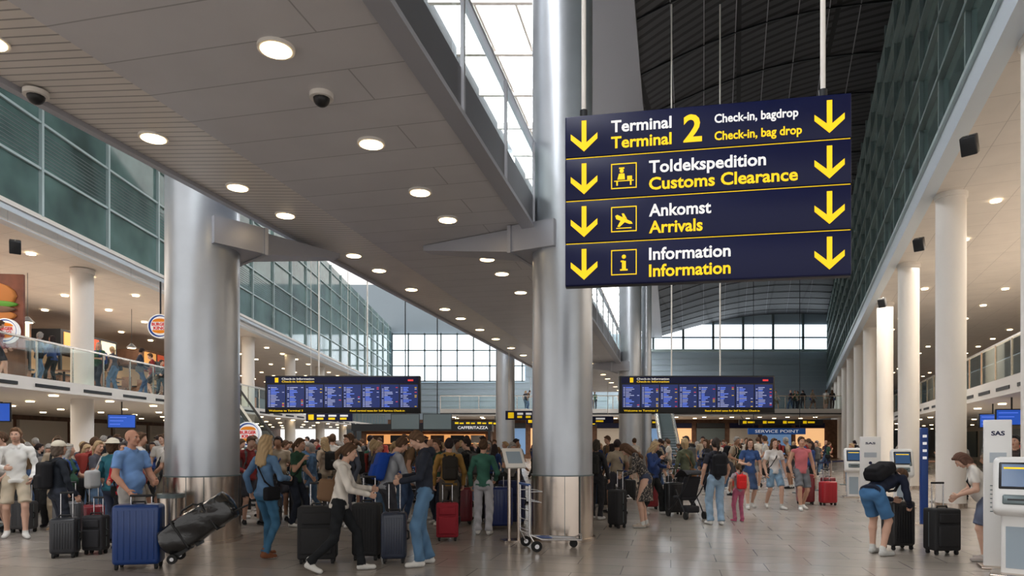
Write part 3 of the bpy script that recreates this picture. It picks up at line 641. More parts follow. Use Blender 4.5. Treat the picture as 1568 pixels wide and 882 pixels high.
    for sd,f in ((-1,lf),(1,rf)):
        Hj=pv+V(sd*hipx,0,-.03); A=V(f[0],f[1],.085+f[2]); Kn,A=ik(Hj,A,.43,.425,(sd*.15,1,0)); cd=nrm(A-Kn)
        toe=V(A[0]+sd*.035,A[1]+.155-min(.08,f[2]*.3),.034+max(0,f[2]-.12)*.8); heel=A+V(0,-.03-f[2]*.1,-.045)
        fl=[(V(0,0,0.004),V(0,0,-1))]
        pr+=[cap(heel,toe,.038,.036,'shoe',None,1,fl),cap(A+V(0,.01,-.02),(heel+toe)/2+V(0,0,.008),.040,.036,'shoe'),cap(A+V(0,0,-.02),A+V(0,-.003,.03),.042,.040,'shoe' if kind=='trousers' else 'trim')]
        if kind=='trousers':
            pr+=[cap(Hj,Kn,.088*B*hip,.062*B*fit,'bottom'),cap(Kn,A,.062*B*fit,.052*fit,'bottom',None,1,[(A+V(0,0,.0),cd)]),cap(A-cd*.05,A-cd*.01,.052*fit,.056*fit,'bottom',None,1,[(A,cd)])]
        else:
            Mc=Kn*.68+A*.32+V(0,-.014,0)
            pr+=[cap(Hj,Kn,.080*B,.052,'skin'),cap(Kn,Mc,.049,.053,'skin'),cap(Mc,A,.052,.033,'skin')]
            if kind=='shorts':
                td=nrm(Kn-Hj); m_=Hj+td*.37; pr.append(cap(Hj,Kn,.094*B,.088*B,'bottom',None,1,[(m_,td)]))
    if kind in('skirt','dress'):
        zb=pv[2]-.46; pr.append(cap(pv,V(pv[0],pv[1]+.02,zb),.122*B,.20*B,'bottom' if kind=='skirt' else 'top',V(0,1,0),1.15,[(V(0,0,zb+.02),V(0,0,-1))]))
    if bag in('backpack','bigpack'):
        q=1.25 if bag=='bigpack' else 1.
        pr+=[bxp(U(0,-.195*B,1.21),V(.14*q,.085*q,.215*q),Rt,.06,'bag'),bxp(U(0,-.28*B*q**.5,1.12),V(.105*q,.035,.105*q),Rt,.03,'bag'),cap(U(-.12,-.255,1.245),U(.12,-.255,1.245),.012,.012,'bag'),cap(U(-.03,-.16,1.43),U(.03,-.16,1.43),.014,.014,'bag')]
        for sd in (-1,1):
            pp=[U(sd*.08,-.12,1.41),U(sd*.095,-.0,1.47),U(sd*.10,.085*B,1.41),U(sd*.115,.125*B,1.27),U(sd*.15,.05,1.08)]
            pr+=[cap(a_,b_,.018,.018,'bag') for a_,b_ in zip(pp[:-1],pp[1:])]
    if bag in('cross','crossL'):
        s_=1 if bag=='cross' else -1
        pp=[U(s_*-.08,-.0,1.47),U(s_*0,.125*B,1.28),U(s_*.13,.11,1.08),U(s_*.18,0,.98),U(s_*.12,-.12,1.1),U(0,-.13*B,1.3),U(s_*-.08,-.0,1.47)]
        pr+=[cap(a_,b_,.012,.012,'bag') for a_,b_ in zip(pp[:-1],pp[1:])]+[bxp(U(s_*.18,-.05,.93),V(.05,.13,.095),Rt,.035,'bag')]
    if bag=='shoulder': pr+=[cap(U(-.17,-.05,1.45),U(-.2,-.16,1.2),.012,.012,'bag'),bxp(U(-.2,-.2,1.08),V(.07,.12,.15),Rt,.05,'bag')]
    parts=[]
    if vox<.02:
        parts.append(polygonise(pr,vox)); parts.append(polygonise(hd,.0075 if vox<.014 else .010,.012,sub))
        for hp_ in hands: parts.append(polygonise(hp_,.0052,.006))
    else: parts.append(polygonise(pr+hd+[x for h_ in hands for x in h_],vox))
    colr={'skin':skin,'top':top,'bottom':bot,'shoe':shoe,'hair':hair,'bag':bagc,'hat':(.6,.55,.45),'beard':tuple(.5*a_+.5*b_ for a_,b_ in zip(hair,skin)),'lip':(skin[0]*.82,skin[1]*.62,skin[2]*.6),'trim':trim or (.6,.6,.58)}
    CT=np.array([colr[l] for l in LABS]); Vl=[];Fl=[];Cl=[];off=0
    for i,(Vt,F,lab) in enumerate(parts):
        C=CT[lab].copy()
        if pattern is not None:
            mk=(lab==1); n=(np.sin(70*Vt[:,0]+5*np.sin(30*Vt[:,2]))*np.sin(63*Vt[:,2]+4*np.sin(40*Vt[:,1])+2))>.45; C[mk&n]=pattern
        cl=(lab==1)|(lab==2); C[cl]*=(1+.12*np.sin(23*Vt[cl,2:3]+9*Vt[cl,0:1]+4*np.sin(17*Vt[cl,1:2])))
        hr=lab==4; C[hr]*=(1+.18*np.sin(170*Vt[hr,0:1]+7*np.sin(13*Vt[hr,2:3]+20*Vt[hr,0:1])+90*Vt[hr,1:2]))
        so=(lab==3)&(Vt[:,2]<.024); C[so]=(.55,.54,.52) if shoe[0]>.2 else (.12,.12,.12)
        Vl.append(Vt); Cl.append(C); Fl+=(F+off).tolist(); off+=len(Vt)
    def addx(vs,fs,c):
        nonlocal off
        Vl.append(np.array(vs)); Cl.append(np.tile(np.array(c,float),(len(vs),1))); Fl.extend([[i+off for i in f] for f in fs]); off+=len(vs)
    if vox<.02:
        for sd in (-1,1):
            addx(*sph(Hd(sd*.030,.0735,.004),(.0125,.0115,.0095),Rh),(.70,.67,.65)); addx(*sph(Hd(sd*.030,.0825,.004),(.0058,.0036,.0058),Rh),(.05,.03,.02))
            addx(*sph(Hd(sd*.030,.0755,.0105),(.0150,.0125,.0045),Rh),tuple(.85*c for c in skin)); addx(*sph(Hd(sd*.031,.086,.0235),(.016,.0055,.0035),Rh),tuple(.5*c for c in hair) if hair[0]<.3 else tuple(.6*c for c in hair))
    Va=np.concatenate(Vl)*(H/1.75); Ca=np.concatenate(Cl); Va[:,2]-=Va[:,2].min()
    me=bpy.data.meshes.new('person'); me.from_pydata(Va.tolist(),[],Fl); me.polygons.foreach_set('use_smooth',[True]*len(Fl))
    at=me.color_attributes.new('Col','FLOAT_COLOR','POINT'); at.data.foreach_set('color',np.concatenate([np.clip(Ca,0,1),np.ones((len(Ca),1))],1).astype(np.float32).ravel())
    me.materials.append(M_person); me.update(); return me
PLACED=[]
def person(name,x,y,yaw,z=0,mesh=None,sc=1,**kw):
    me=mesh or person_mesh(**kw); o=bpy.data.objects.new(name,me); o.location=(x,y,z); o.rotation_euler=(0,0,math.radians(yaw)); o.scale=(sc,sc,sc); COL.objects.link(o); PLACED.append((x,y)); return o
BLK=(.012,.012,.015); DEN=(.11,.20,.33); WHT=(.68,.67,.64); SK=(.52,.31,.22); SKL=(.58,.37,.28); BRN=(.09,.05,.028); BLO=(.42,.30,.17)
N=.0125
person('man_in_white_hoodie',-8.35,11.5,215,H=1.86,vox=N,top=WHT,bot=(.50,.43,.33),kind='shorts',hood=True,beard=True,hair=(.16,.09,.05),rh=(.14,.30,1.12),lh=(-.2,.20,.95),lf=(-.12,.12,0),rf=(.12,-.12,.02),shoe=WHT,skin=SKL,hy=-15)
person('man_in_beige_shirt',-8.3,12.5,200,H=1.7,vox=.016,top=(.42,.34,.25),bot=(.40,.33,.24),sleeve='short',shoe=(.3,.2,.12),bag='backpack')
person('woman_in_black_jacket',-6.68,10.05,-35,H=1.63,vox=N,fem=True,top=(.02,.025,.035),bot=(.03,.035,.05),style='bob',hair=(.12,.09,.07),bag='backpack',bagc=(.015,.015,.018),rh=(.26,.16,.86),shoe=BLK,hat='cap')
person('woman_in_teal_shirt',-6.35,10.85,-15,H=1.67,vox=N,fem=True,top=(.03,.14,.18),bot=(.05,.06,.10),style='bob',hair=BRN,sleeve='long',lh=(-.18,.25,1.05),bag='shoulder',bagc=(.55,.55,.55),hat='sun',shoe=BLK)
person('man_in_blue_polo',-5.25,9.42,-112,H=1.79,vox=N,top=(.19,.34,.64),bot=(.42,.40,.38),sleeve='short',style='bald',bulk=1.10,rh=(.22,.20,.95),lh=(-.14,.28,1.06),skin=(.56,.31,.22),shoe=(.35,.2,.12),curl=45,hy=10,collar=True)
person('man_in_red_jacket',-5.85,10.35,175,H=1.62,vox=N,top=(.42,.02,.03),bot=BLK,hair=(.1,.09,.09),shoe=BLK,skin=SK,bag='cross',rh=(.1,.28,1.1))
person('woman_in_denim_jacket',-3.43,9.5,-28,H=1.72,vox=N,fem=True,top=DEN,bot=(.06,.17,.29),style='long',hair=BLO,bag='cross',bagc=BLK,lh=(-.34,.03,.93),rh=(.18,.26,1.12),lf=(-.1,.12,0),rf=(.12,-.12,.03),shoe=(.25,.10,.05),skin=SKL,curl=55,fit=.92,collar=True)
person('woman_in_white_jacket',-2.15,8.5,-82,H=1.66,vox=N,fem=True,lean=8,top=(.66,.62,.57),bot=(.015,.017,.02),style='pony',hair=BRN,lh=(-.13,.40,1.08),rh=(.13,.38,1.02),lf=(-.09,.28,0),rf=(.09,-.36,.07),shoe=WHT,bag='shoulder',bagc=(.20,.12,.07),skin=SKL,curl=45,hp=8,hood=True)
person('man_in_navy_hoodie',-1.15,8.95,100,H=1.80,vox=N,top=(.025,.03,.045),bot=(.11,.21,.34),hood=True,hp=34,hair=(.12,.07,.04),lh=(-.10,.29,1.08),rh=(.14,.27,1.12),shoe=WHT,skin=SKL,curl=50,fit=1.15,lf=(-.12,.06,0),rf=(.12,-.08,0))
person('man_in_grey_shirt',-1.90,10.4,-60,H=1.74,vox=N,lean=16,top=(.30,.31,.33),bot=(.05,.05,.06),hp=15,hair=BRN,bag='backpack',bagc=(.01,.06,.33),lh=(-.1,.45,1.0),rh=(.15,.42,.98),shoe=BLK)
person('man_in_mustard_jacket',-1.10,11.95,10,H=1.68,vox=N,top=(.31,.18,.05),bot=(.09,.08,.07),hair=(.03,.02,.02),bag='backpack',bagc=(.03,.025,.02),shoe=BLK,bulk=1.08)
person('woman_in_green_sweatshirt',-.50,11.9,-5,H=1.66,vox=N,fem=True,top=(.05,.15,.11),bot=(.48,.48,.51),hair=BRN,style='short',shoe=WHT,fit=1.2,rh=(.2,.22,1.0))
person('woman_in_beige_top',-4.25,15.5,60,H=1.72,vox=.016,fem=True,top=(.48,.38,.29),bot=(.46,.38,.28),style='long',hair=BLO,bag='backpack')
person('man_with_rucksack',-3.1,13.,140,H=1.76,vox=.016,top=(.08,.09,.12),bot=(.1,.1,.12),hair=BRN,bag='backpack')
person('woman_in_floral_dress',2.50,12.9,78,H=1.74,vox=N,fem=True,lean=26,hp=38,top=(.05,.045,.045),pattern=(.34,.29,.24),kind='dress',sleeve='long',hair=(.11,.06,.035),style='long',lh=(-.1,.40,.98),rh=(.12,.36,1.0),shoe=(.5,.42,.35),skin=SKL,curl=45)
person('woman_in_brown_jacket',4.05,16.,25,H=1.72,vox=.016,fem=True,top=(.10,.11,.07),bot=(.03,.03,.035),style='bob',hair=BLO,bag='cross',bagc=(.25,.12,.05),shoe=BLK,lf=(-.1,.2,0),rf=(.1,-.2,.05))
person('woman_in_light_jeans',3.97,13.3,5,H=1.69,vox=N,fem=True,top=(.03,.03,.04),bot=(.27,.38,.50),style='pony',hair=(.04,.03,.025),bag='backpack',bagc=BLK,shoe=WHT,sleeve='short',fit=1.25,rh=(.26,.12,.92))
person('child_with_red_backpack',4.58,13.8,8,H=1.18,vox=.017,fem=True,top=(.35,.30,.32),bot=(.45,.12,.2),style='pony',hair=(.10,.06,.03),bag='backpack',bagc=(.65,.03,.03),shoe=(.5,.1,.2),sleeve='short',lh=(-.26,.05,1.05))
person('woman_in_blue_blouse',5.78,16.6,175,H=1.72,vox=.015,fem=True,top=(.05,.10,.25),bot=(.06,.10,.2),kind='skirt',sleeve='short',style='long',hair=BRN,rf=(.1,.22,0),lf=(-.1,-.2,.04),shoe=WHT,skin=SKL,rh=(.15,.28,1.1))
person('woman_in_denim_shorts',6.33,16.5,185,H=1.72,vox=.015,fem=True,top=(.66,.64,.62),bot=(.22,.34,.46),kind='shorts',sleeve='short',style='long',hair=BRN,lf=(-.1,.2,0),rf=(.1,-.2,.04),shoe=WHT,bag='cross',skin=SKL)
person('man_in_pink_vest',6.86,16.2,180,H=1.76,vox=.015,top=(.56,.17,.19),bot=(.18,.19,.21),kind='shorts',sleeve='none',hair=BRN,shoe=WHT,skin=SK,rf=(.1,.2,0),lf=(-.1,-.15,.03),bulk=1.05)
person('man_bending_in_shorts',5.27,9.80,-62,H=1.76,vox=N,lean=68,hp=15,bend=.02,top=(.015,.02,.04),bot=(.07,.18,.35),kind='shorts',sleeve='long',hair=BRN,bag='backpack',bagc=BLK,lh=(-.1,.44,.76),rh=(.16,.46,.68),lf=(-.12,.03,0),rf=(.12,-.10,0),shoe=(.5,.5,.48),skin=SKL,curl=50)
person('woman_in_white_shirt',6.42,9.25,62,H=1.56,vox=N,fem=True,lean=22,hp=25,top=(.64,.61,.57),bot=(.12,.14,.2),kind='shorts',sleeve='short',hair=(.13,.07,.05),style='bob',bag='cross',bagc=BLK,lh=(-.12,.36,1.0),rh=(.1,.38,.95),shoe=(.4,.35,.32),skin=SKL,curl=50,bulk=1.08)
person('man_in_dark_jacket',9.0,12.2,120,H=1.74,vox=.016,top=(.05,.035,.03),bot=BLK,hair=(.03,.03,.03),bag='backpack')
person('woman_in_dark_coat',1.75,14.2,-30,H=1.66,vox=.016,fem=True,top=(.03,.03,.035),bot=(.03,.03,.035),style='bob',hair=(.05,.04,.03),bag='backpack')
pal=[(.025,.025,.03),(.02,.03,.06),(.22,.21,.20),(.5,.47,.43),(.07,.13,.22),(.22,.03,.03),(.03,.08,.05),(.18,.11,.06),(.03,.06,.18),(.02,.02,.02),(.09,.09,.11),(.33,.27,.20)]
bots=[(.02,.025,.04),(.06,.10,.19),(.02,.02,.02),(.22,.19,.15),(.11,.18,.28),(.05,.05,.06)]
var=[]
for i in range(24):
    fem=i%2==0
    var.append((fem,person_mesh(H=1.66 if fem else 1.78,vox=.018 if i<14 else .024,fem=fem,lean=random.choice([0,0,0,8,14]),hp=random.choice([0,5,20]),hy=random.choice([-30,0,30]),
        top=pal[i%12],bot=bots[i%6],kind=['trousers','trousers','trousers','shorts','trousers','skirt' if fem else 'shorts'][i%6],sleeve=['long','short'][(i//2)%2],
        skin=random.choice([SK,SKL,(.35,.2,.13)]),hair=random.choice([BRN,(.03,.02,.02),BLO,(.3,.28,.26),BRN]),style=random.choice(['long','pony','bob']) if fem else random.choice(['short','short','short','bald']),
        bag=random.choice(['backpack','backpack','cross',None]),bagc=random.choice([BLK,(.02,.05,.2),(.3,.05,.04),(.1,.1,.1)]),
        lf=(-.1,random.choice([.02,.2]),0),rf=(.1,random.choice([-.02,-.2]),.0),lh=random.choice([None,(-.15,.30,1.12),(-.2,.25,.95)]),rh=random.choice([None,(.2,.26,1.05),(.08,.22,1.3)]),shoe=random.choice([WHT,BLK]),fine=i<14,bulk=random.choice([1,1.1]),fit=random.choice([1,1.15]))))
OBST=[(-5.07,11.2,1.),(.84,11.4,1.),(5.28,30.5,1.1),(6.13,31.1,.7),(-.35,30.5,.9),(-8.9,23,.6)]+[(3.68+SR*(10.2+6.6*i),10.2+6.6*i,.7) for i in range(9)]+[(-14.15+SL*Y,Y,.7) for Y in (15.5,23,30.5,38)]
OBST+=[(-4.5+k,36,2.9) for k in (-2,0,2)]
for t in range(8):
    OBST+=[(9.0+1.4*t/7,45.8+11*t/7,1.5),(10.9+1.5*t/7,45.8+11*t/7,1.5),(-8.2-4.1*t/7,24.4+4.1*t/7,1.1)]
BARR=[(9.,21.5),(10.2,23.),(11.4,24.5),(-9.8,13.),(9.2,27)]
for x,y in BARR: OBST+=[(x+.35*k,y+.36*k,.45) for k in range(4)]
TRL=[(-9.3,14.2,1.0),(4.6,19.5,2.0),(-7.6,15.2,2.4),(2.6,17.8,.6),(-2.2,17.,1.2),(8.9,24.5,2.2)]
OBST+=[(9.65,16.9,.7),(9.6,18.3,.6),(9.9,19.8,.7),(8.05,17.4,.6),(7.6,17.7,.6),(3.3,16.4,.5),(.05,11.3,.5),(-.25,12.7,.6),(0,13.4,.6)]+[(x,y,.85) for x,y,_ in TRL]
SPOTS=[]
def crowd(n,x0,x1,y0,y1,z=0,face=None,dmin=.62):
    k=0;tries=0
    while k<n and tries<n*60:
        tries+=1; x=random.uniform(x0,x1); y=random.uniform(y0,y1)
        if any((x-a)**2+(y-b_)**2<dmin**2 for a,b_ in PLACED) or any((x-a)**2+(y-b_)**2<r*r for a,b_,r in OBST): continue
        fem,me=random.choice(var); person('standing_woman' if fem else 'standing_man',x,y,random.uniform(0,360) if face is None else face+random.uniform(-40,40),z=z,mesh=me,sc=random.uniform(.95,1.04)); SPOTS.append((x,y)); k+=1
crowd(13,-9.3,-6.9,11.4,14,dmin=.6); crowd(66,-13.0,-5.8,12.4,20,dmin=.6); crowd(14,-11,-5.5,20,30)
crowd(50,-5.6,.2,12.8,24,dmin=.6); crowd(12,-4,4,25,42)
crowd(9,1.7,3.4,14.8,22)
crowd(28,4.5,11,20,34); crowd(36,6,20,32,45)
crowd(24,10.2,15.5,13,24); crowd(12,12,22,24,40)
crowd(10,18,28,57.6,60,z=4.35); crowd(5,0,12,57.6,60,z=4.35); crowd(12,-15,-13.9,16,34,z=3.4)
# ------------------------------------------------------------------ luggage
def suitcase(x,y,w,h,d,col,yaw=0,handle=.35,rough=.35,ribs=7,name='suitcase',soft=False):
    m=mat('shell_%02d_%02d_%02d'%tuple(int(c*99) for c in col),col,.75 if soft else rough,bump=.15 if soft else 0,coat=0 if soft else .3)
    b=MB(); wz=.06
    b.rbox((0,0,wz+h/2),(w,d,h),.05 if not soft else .035,m,seg=4)
    if not soft:
        for i in range(ribs):
            xx=-w/2+.07+(w-.14)*i/(ribs-1); 
            for s in (-1,1): b.rbox((xx,s*d/2,wz+h/2),(.022,.010,h-.14),.004,m,seg=2)
    else:
        b.rbox((0,-d/2-.015,wz+h*.36),(w*.8,.05,h*.5),.02,m,seg=3); b.rbox((0,-d/2-.01,wz+h*.78),(w*.75,.04,h*.22),.015,m,seg=3)
    b.box(-w/2-.002,w/2+.002,-.006,.006,wz+.05,wz+h-.05,M_dmull)
    for sx_ in (-1,1):
        for sy_ in (-1,1):
            cx,cy=sx_*(w/2-.05),sy_*(d/2-.05)
            b.cyl((cx-.015,cy,.03),(cx+.015,cy,.03),.03,M_rubber,n=14); b.box(cx-.022,cx+.022,cy-.015,cy+.02,.03,.075,M_black)
        if handle>0: b.cyl((sx_*w*.22,d/2-.05,wz+h-.02),(sx_*w*.22,d/2-.05,wz+h+handle),.009,M_chrome,n=8)
    if handle>0: b.rbox((0,d/2-.05,wz+h+handle),(w*.5,.03,.03),.01,M_black,seg=2)
    b.tube([(-.08,0,wz+h-.005),(-.07,0,wz+h+.03),(.07,0,wz+h+.03),(.08,0,wz+h-.005)],.011,M_black,n=8)
    b.tube([(w/2-.005,0,wz+h*.6),(w/2+.025,0,wz+h*.57),(w/2+.025,0,wz+h*.43),(w/2-.005,0,wz+h*.4)],.011,M_black,n=8)
    return b.build(name,(x,y,0),math.radians(yaw))
CB=(.02,.02,.022)
suitcase(-4.78,8.75,.56,.76,.30,(.010,.05,.21),12,.10)
suitcase(-6.25,9.55,.34,.50,.24,(.02,.022,.028),15,.34)
suitcase(-7.15,11.0,.4,.6,.26,(.06,.06,.065),20,.3); suitcase(-6.0,9.85,.3,.5,.22,(.03,.03,.035),0,.25,soft=True)
suitcase(-2.60,9.15,.50,.70,.30,CB,8,.3,soft=True)
suitcase(-1.99,9.40,.38,.72,.27,CB,-6,.35)
suitcase(-1.58,9.15,.34,.62,.25,(.03,.04,.07),5,.38)
suitcase(-1.06,11.2,.36,.56,.25,(.32,.015,.03),5,.3,soft=True)
suitcase(-.25,12.7,.5,.72,.3,(.01,.03,.16),10,.2); suitcase(.0,13.4,.5,.8,.3,(.012,.02,.08),-10,.0,soft=True)
suitcase(1.98,12.85,.30,.66,.26,CB,-50,.35)
suitcase(5.82,10.3,.40,.68,.28,(.015,.015,.017),10,.02)
suitcase(6.20,9.85,.40,.60,.28,CB,5,.36,soft=True)
suitcase(8.05,17.4,.4,.55,.25,(.42,.02,.03),10,.3); suitcase(7.6,17.7,.42,.72,.28,(.2,.015,.02),-10,.2); suitcase(3.3,16.4,.4,.55,.25,(.3,.02,.03),0,.3)
for (x,y) in SPOTS[:210:3]:
    c=random.choice([CB,(.02,.03,.10),(.22,.02,.03),(.06,.06,.07),(.02,.02,.02)]); xx,yy=x+.45,y-.1
    if y<45 and all((xx-a)**2+(yy-b_)**2>.42**2 for a,b_ in PLACED) and all((xx-a)**2+(yy-b_)**2>r*r for a,b_,r in OBST): suitcase(xx,yy,.38,random.choice([.5,.66]),.26,c,random.uniform(-30,30),.3,ribs=4); PLACED.append((xx,yy))
# wrapped duffel trolley bag, tilted
b=MB(); Mt=Matrix.Translation((0,0,.09))@Matrix.Rotation(math.radians(-33),4,'Y')
M_wrap=mat('black_wrap',(.014,.014,.015),.18,bump=1.0,bscale=7,coat=.6)
bm=bmesh.new(); bmesh.ops.create_cube(bm,size=1); bmesh.ops.subdivide_edges(bm,edges=bm.edges[:],cuts=13,use_grid_fill=True)
vs=[]
for v in bm.verts:
    p=v.co*2; q=Vector((p.x*math.sqrt(1-p.y*p.y/5.5-p.z*p.z/5.5),p.y*math.sqrt(1-p.x*p.x/6-p.z*p.z/4.2),p.z*math.sqrt(1-p.y*p.y/4.2-p.x*p.x/6)))
    w_=1+.04*math.sin(5*q.x+3*q.z)+.025*math.sin(17*q.y+11*q.x+5*q.z)
    vs.append(Vector((.54+.52*q.x,.20*q.y*w_,.21+.20*q.z*w_)))
bm.verts.index_update(); b.add(vs,[[v.index for v in f.verts] for f in bm.faces],M_wrap,True,Mt); bm.free()
for xx in (.33,.74): b.rbox((xx,0,.21),(.03,.40,.41),.012,M_black,Mt,seg=2)
b.tube([(.98,-.1,.1),(1.15,-.09,.08),(1.15,.09,.08),(.98,.1,.1)],.012,M_black,M=Mt)
b.tube([(.4,0,.405),(.46,0,.46),(.62,0,.46),(.68,0,.405)],.013,M_black,M=Mt)
for s in (-1,1): b.cyl((.09,s*.15,.0),(.09,s*.20,.0),.06,M_rubber,n=18,M=Mt); b.cyl((.09,s*.145,.0),(.09,s*.205,.0),.025,M_chrome,n=12,M=Mt)
b.box(.05,.3,-.14,.14,-.01,.06,M_black,Mt); b.box(.4,.44,-.12,.12,-.03,.03,M_black,Mt)
b.build('wrapped_duffel_bag',(-4.38,8.75,0),math.radians(10))
def trolley(x,y,rz,name='luggage_trolley'):
    b=MB(); m=M_chrome
    b.tube([(-.3,-.25,.98),(-.3,.25,.98)],.022,mat('trolley_blue',(.03,.1,.35),.4)); 
    for s in (-1,1):
        b.tube([(-.3,s*.25,.98),(-.3,s*.25,.25),(-.1,s*.25,.17),(.55,s*.15,.13)],.014,m)
        b.cyl((-.2,s*.27,.08),(-.2,s*.31,.08),.08,M_rubber,n=20); b.cyl((-.2,s*.265,.08),(-.2,s*.315,.08),.035,m,n=12); b.cyl((-.2,s*.27,.08),(-.3,s*.25,.25),.012,m)
    for z in (.3,.45,.6): b.tube([(-.3,-.25,z),(-.3,.25,z)],.008,m)
    for t in (-.15,-.05,.05,.15): b.tube([(-.3,t,.25),(-.1,t,.17),(.55,t*.7,.13)],.008,m)
    b.tube([(.55,-.15,.13),(.60,0,.2),(.55,.15,.13)],.014,m); b.cyl((.48,-.02,.06),(.48,.02,.06),.06,M_rubber,n=18); b.cyl((.48,0,.06),(.5,0,.14),.015,m)
    b.tube([(-.3,-.25,.75),(-.12,-.25,.72),(-.12,.25,.72),(-.3,.25,.75)],.008,m); b.tube([(-.3,-.25,.88),(-.1,-.24,.88),(-.1,.24,.88),(-.3,.25,.88)],.008,m)
    b.box(-.1,.1,-.12,.12,.17,.18,MATS['trolley_blue'])
    b.build(name,(x,y,0),rz)
trolley(.48,10.35,math.radians(15))
for x,y,r in TRL: trolley(x,y,r)
b=MB(); b.box(-.2,.2,-.15,.15,0,.03,M_steel); b.cyl((-.08,0,.03),(-.08,0,1.25),.03,M_steel); b.cyl((.08,0,.03),(.08,0,1.25),.03,M_steel)
M_=Matrix.Translation((0,0,1.35))@Matrix.Rotation(-.7,4,'X'); b.rbox((0,0,0),(.34,.04,.4),.01,M_white,M_,seg=2); b.box(-.12,.12,-.025,-.02,-.12,.12,M_bluegrey,M_); b.build('information_stand',(.03,11.1,0),.3)
b=MB(); b.cyl((0,0,0),(0,0,.78),.18,M_steel,n=32); b.cyl((0,0,.78),(0,0,.84),.19,M_dmull,n=32); b.cyl((0,0,.84),(0,0,.845),.12,M_black,n=24); b.cyl((0,0,0),(0,0,.05),.19,M_black,n=32); b.build('litter_bin',(-5.12,10.25,0))
# kiosks
M_kw=mat('kiosk_white',(.76,.76,.75),.35); M_ks=mat('kiosk_screen',(.03,.06,.12),.15,emit=.35,ecol=(.05,.14,.3))
def kiosk(x,y,rz,s=1.):
    b=MB(); b.rbox((0,0,.02),(.55,.5,.04),.015,M_steel,seg=2); b.rbox((0,.05,.40),(.34,.22,.78),.03,M_kw); b.box(-.12,.12,-.065,-.06,.1,.6,M_bluegrey)
    M=Matrix.Translation((0,0,1.08))@Matrix.Rotation(-.35,4,'X')
    b.rbox((0,0,0),(.50,.22,.72),.07,M_kw,M,seg=4); b.rbox((0,-.10,.10),(.38,.04,.34),.015,M_black,M,seg=2); b.box(-.16,.16,-.125,-.12,-.04,.24,M_ks,M)
    b.box(-.14,.14,-.13,-.124,.18,.20,M_yel,M); b.rbox((0,-.11,-.2),(.3,.05,.12),.02,M_dmull,M,seg=2); b.box(-.1,.1,-.14,-.135,-.215,-.195,M_black,M); b.rbox((.17,-.11,-.05),(.05,.03,.1),.01,M_dmull,M,seg=2)
    b.build('self_service_kiosk',(x,y,0),rz)
kiosk(6.08,8.2,math.radians(-38)); kiosk(9.65,16.9,math.radians(-20)); kiosk(9.9,19.8,math.radians(-20))
def infopanel(x,y,rz,w=.36,h=1.9):
    e=empty('check_in_info_panel',(x,y,0),rz); b=MB(); b.rbox((0,0,h/2),(w,.06,h),.012,M_kw,seg=2); b.rbox((0,0,.015),(w+.1,.35,.03),.01,M_steel,seg=2)
    for i in range(7): b.box(-w*.28,w*random.uniform(.0,.25),-.034,-.03,h-.85-i*.055,h-.838-i*.055,M_dmull)
    b.box(-w*.3,w*.3,-.034,-.03,h-.55,h-.42,mat('panel_print',(.45,.5,.55),.5)); b.cyl((0,-.034,h-.7),(0,-.03,h-.7),.04,M_navy,n=20)
    b.build('panel',parent=e); text('SAS',e,-w*.24,h-.2,w*.48,.055,M_navy,y=-.033,bold=.03)
infopanel(6.22,8.75,math.radians(-25),.30,1.9); infopanel(9.6,18.3,math.radians(-20),.5,1.75)
b=MB(); b.rbox((0,0,.95),(.13,.13,1.88),.02,mat('totem_blue',(.01,.05,.22),.4),seg=2); b.box(-.25,.25,-.2,.2,0,.03,M_steel); 
for z in (1.7,1.56,1.42,1.28): b.box(-.035,.035,-.07,-.066,z,z+.05,M_wht)
b.build('totem_sign',(8.02,13.3,0),-.3)
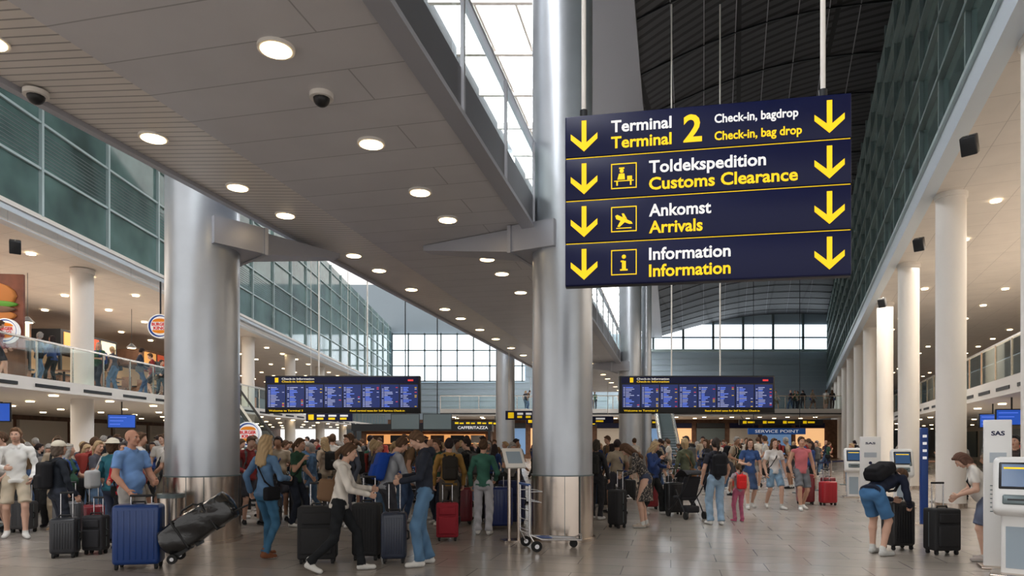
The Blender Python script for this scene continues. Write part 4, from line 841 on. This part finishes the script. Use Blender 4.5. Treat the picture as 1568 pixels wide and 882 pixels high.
# stroller
b=MB(); mb=mat('stroller_fabric',(.02,.02,.025),.8)
for s in (-1,1):
    b.tube([(s*.22,-.45,.95),(s*.22,-.15,.55),(s*.22,.4,.08)],.013,M_dark); b.tube([(s*.22,-.3,.08),(s*.22,.1,.6)],.013,M_dark)
    for yy in (.4,-.3): b.cyl((s*.2,yy,.08),(s*.24,yy,.08),.08,M_rubber,n=18)
b.tube([(-.22,-.45,.95),(.22,-.45,.95)],.018,M_black); b.rbox((0,.1,.42),(.38,.36,.08),.03,mb); M_=Matrix.Translation((0,-.12,.65))@Matrix.Rotation(.35,4,'X'); b.rbox((0,0,0),(.38,.06,.5),.025,mb,M_)
n=10
for i in range(n):
    a0=math.pi*(.15+.6*i/n);a1=math.pi*(.15+.6*(i+1)/n)
    b.add([(-.2,-.1+.3*math.cos(a0),.72+.3*math.sin(a0)),(.2,-.1+.3*math.cos(a0),.72+.3*math.sin(a0)),(.2,-.1+.3*math.cos(a1),.72+.3*math.sin(a1)),(-.2,-.1+.3*math.cos(a1),.72+.3*math.sin(a1))],[(0,1,2,3)],mb,True)
b.rbox((0,-.1,.2),(.3,.3,.14),.03,mb); b.build('child_stroller',(3.72,14.5,0),.3)
for i,(x,y) in enumerate(BARR):
    b=MB(); b.cyl((0,0,0),(0,0,.03),.17,M_dmull,n=24); b.cyl((0,0,.03),(0,0,.95),.03,M_steel,n=16); b.cyl((0,0,.85),(0,0,.97),.04,M_black,n=16); b.box(.03,1.5,-.003,.003,.87,.92,M_navy); b.cyl((1.52,0,0),(1.52,0,.95),.03,M_steel,n=16); b.cyl((1.52,0,0),(1.52,0,.03),.17,M_dmull,n=24); b.build('queue_barrier',(x,y,0),.8)
# ------------------------------------------------------------------ light, camera
w=bpy.data.worlds.new('world'); SC.world=w; w.use_nodes=True; bg=w.node_tree.nodes['Background']; bg.inputs[0].default_value=(1,.975,.95,1); bg.inputs[1].default_value=1.15
def area(x,y,z,sx_,sy_,p,col=(1,.90,.78),rot=(0,0,0)):
    l=bpy.data.lights.new('fill_light','AREA'); l.shape='RECTANGLE'; l.size=sx_; l.size_y=sy_; l.energy=p; l.color=col
    o=bpy.data.objects.new('fill_light',l); o.location=(x,y,z); o.rotation_euler=rot; COL.objects.link(o)
area(-17.5,24,7.2,5,24,1000); area(-17,24,2.9,4,24,520); area(16,20,7.5,5,24,1200); area(19,22,2.85,4,24,400); area(9,61,3.6,24,4,600); area(10,68,11,24,10,1400,(.95,.98,1))  # added area fills under the soffits and towards the far end wall
cam=bpy.data.cameras.new('camera'); cam.sensor_width=36; cam.lens=24.0075; cam.shift_y=.15; cam.clip_end=300
o=bpy.data.objects.new('camera',cam); o.location=(0,0,1.62); o.rotation_euler=(math.pi/2,0,0); COL.objects.link(o); SC.camera=o
SC.view_settings.view_transform='Standard'; SC.view_settings.exposure=0.05; SC.view_settings.gamma=.93
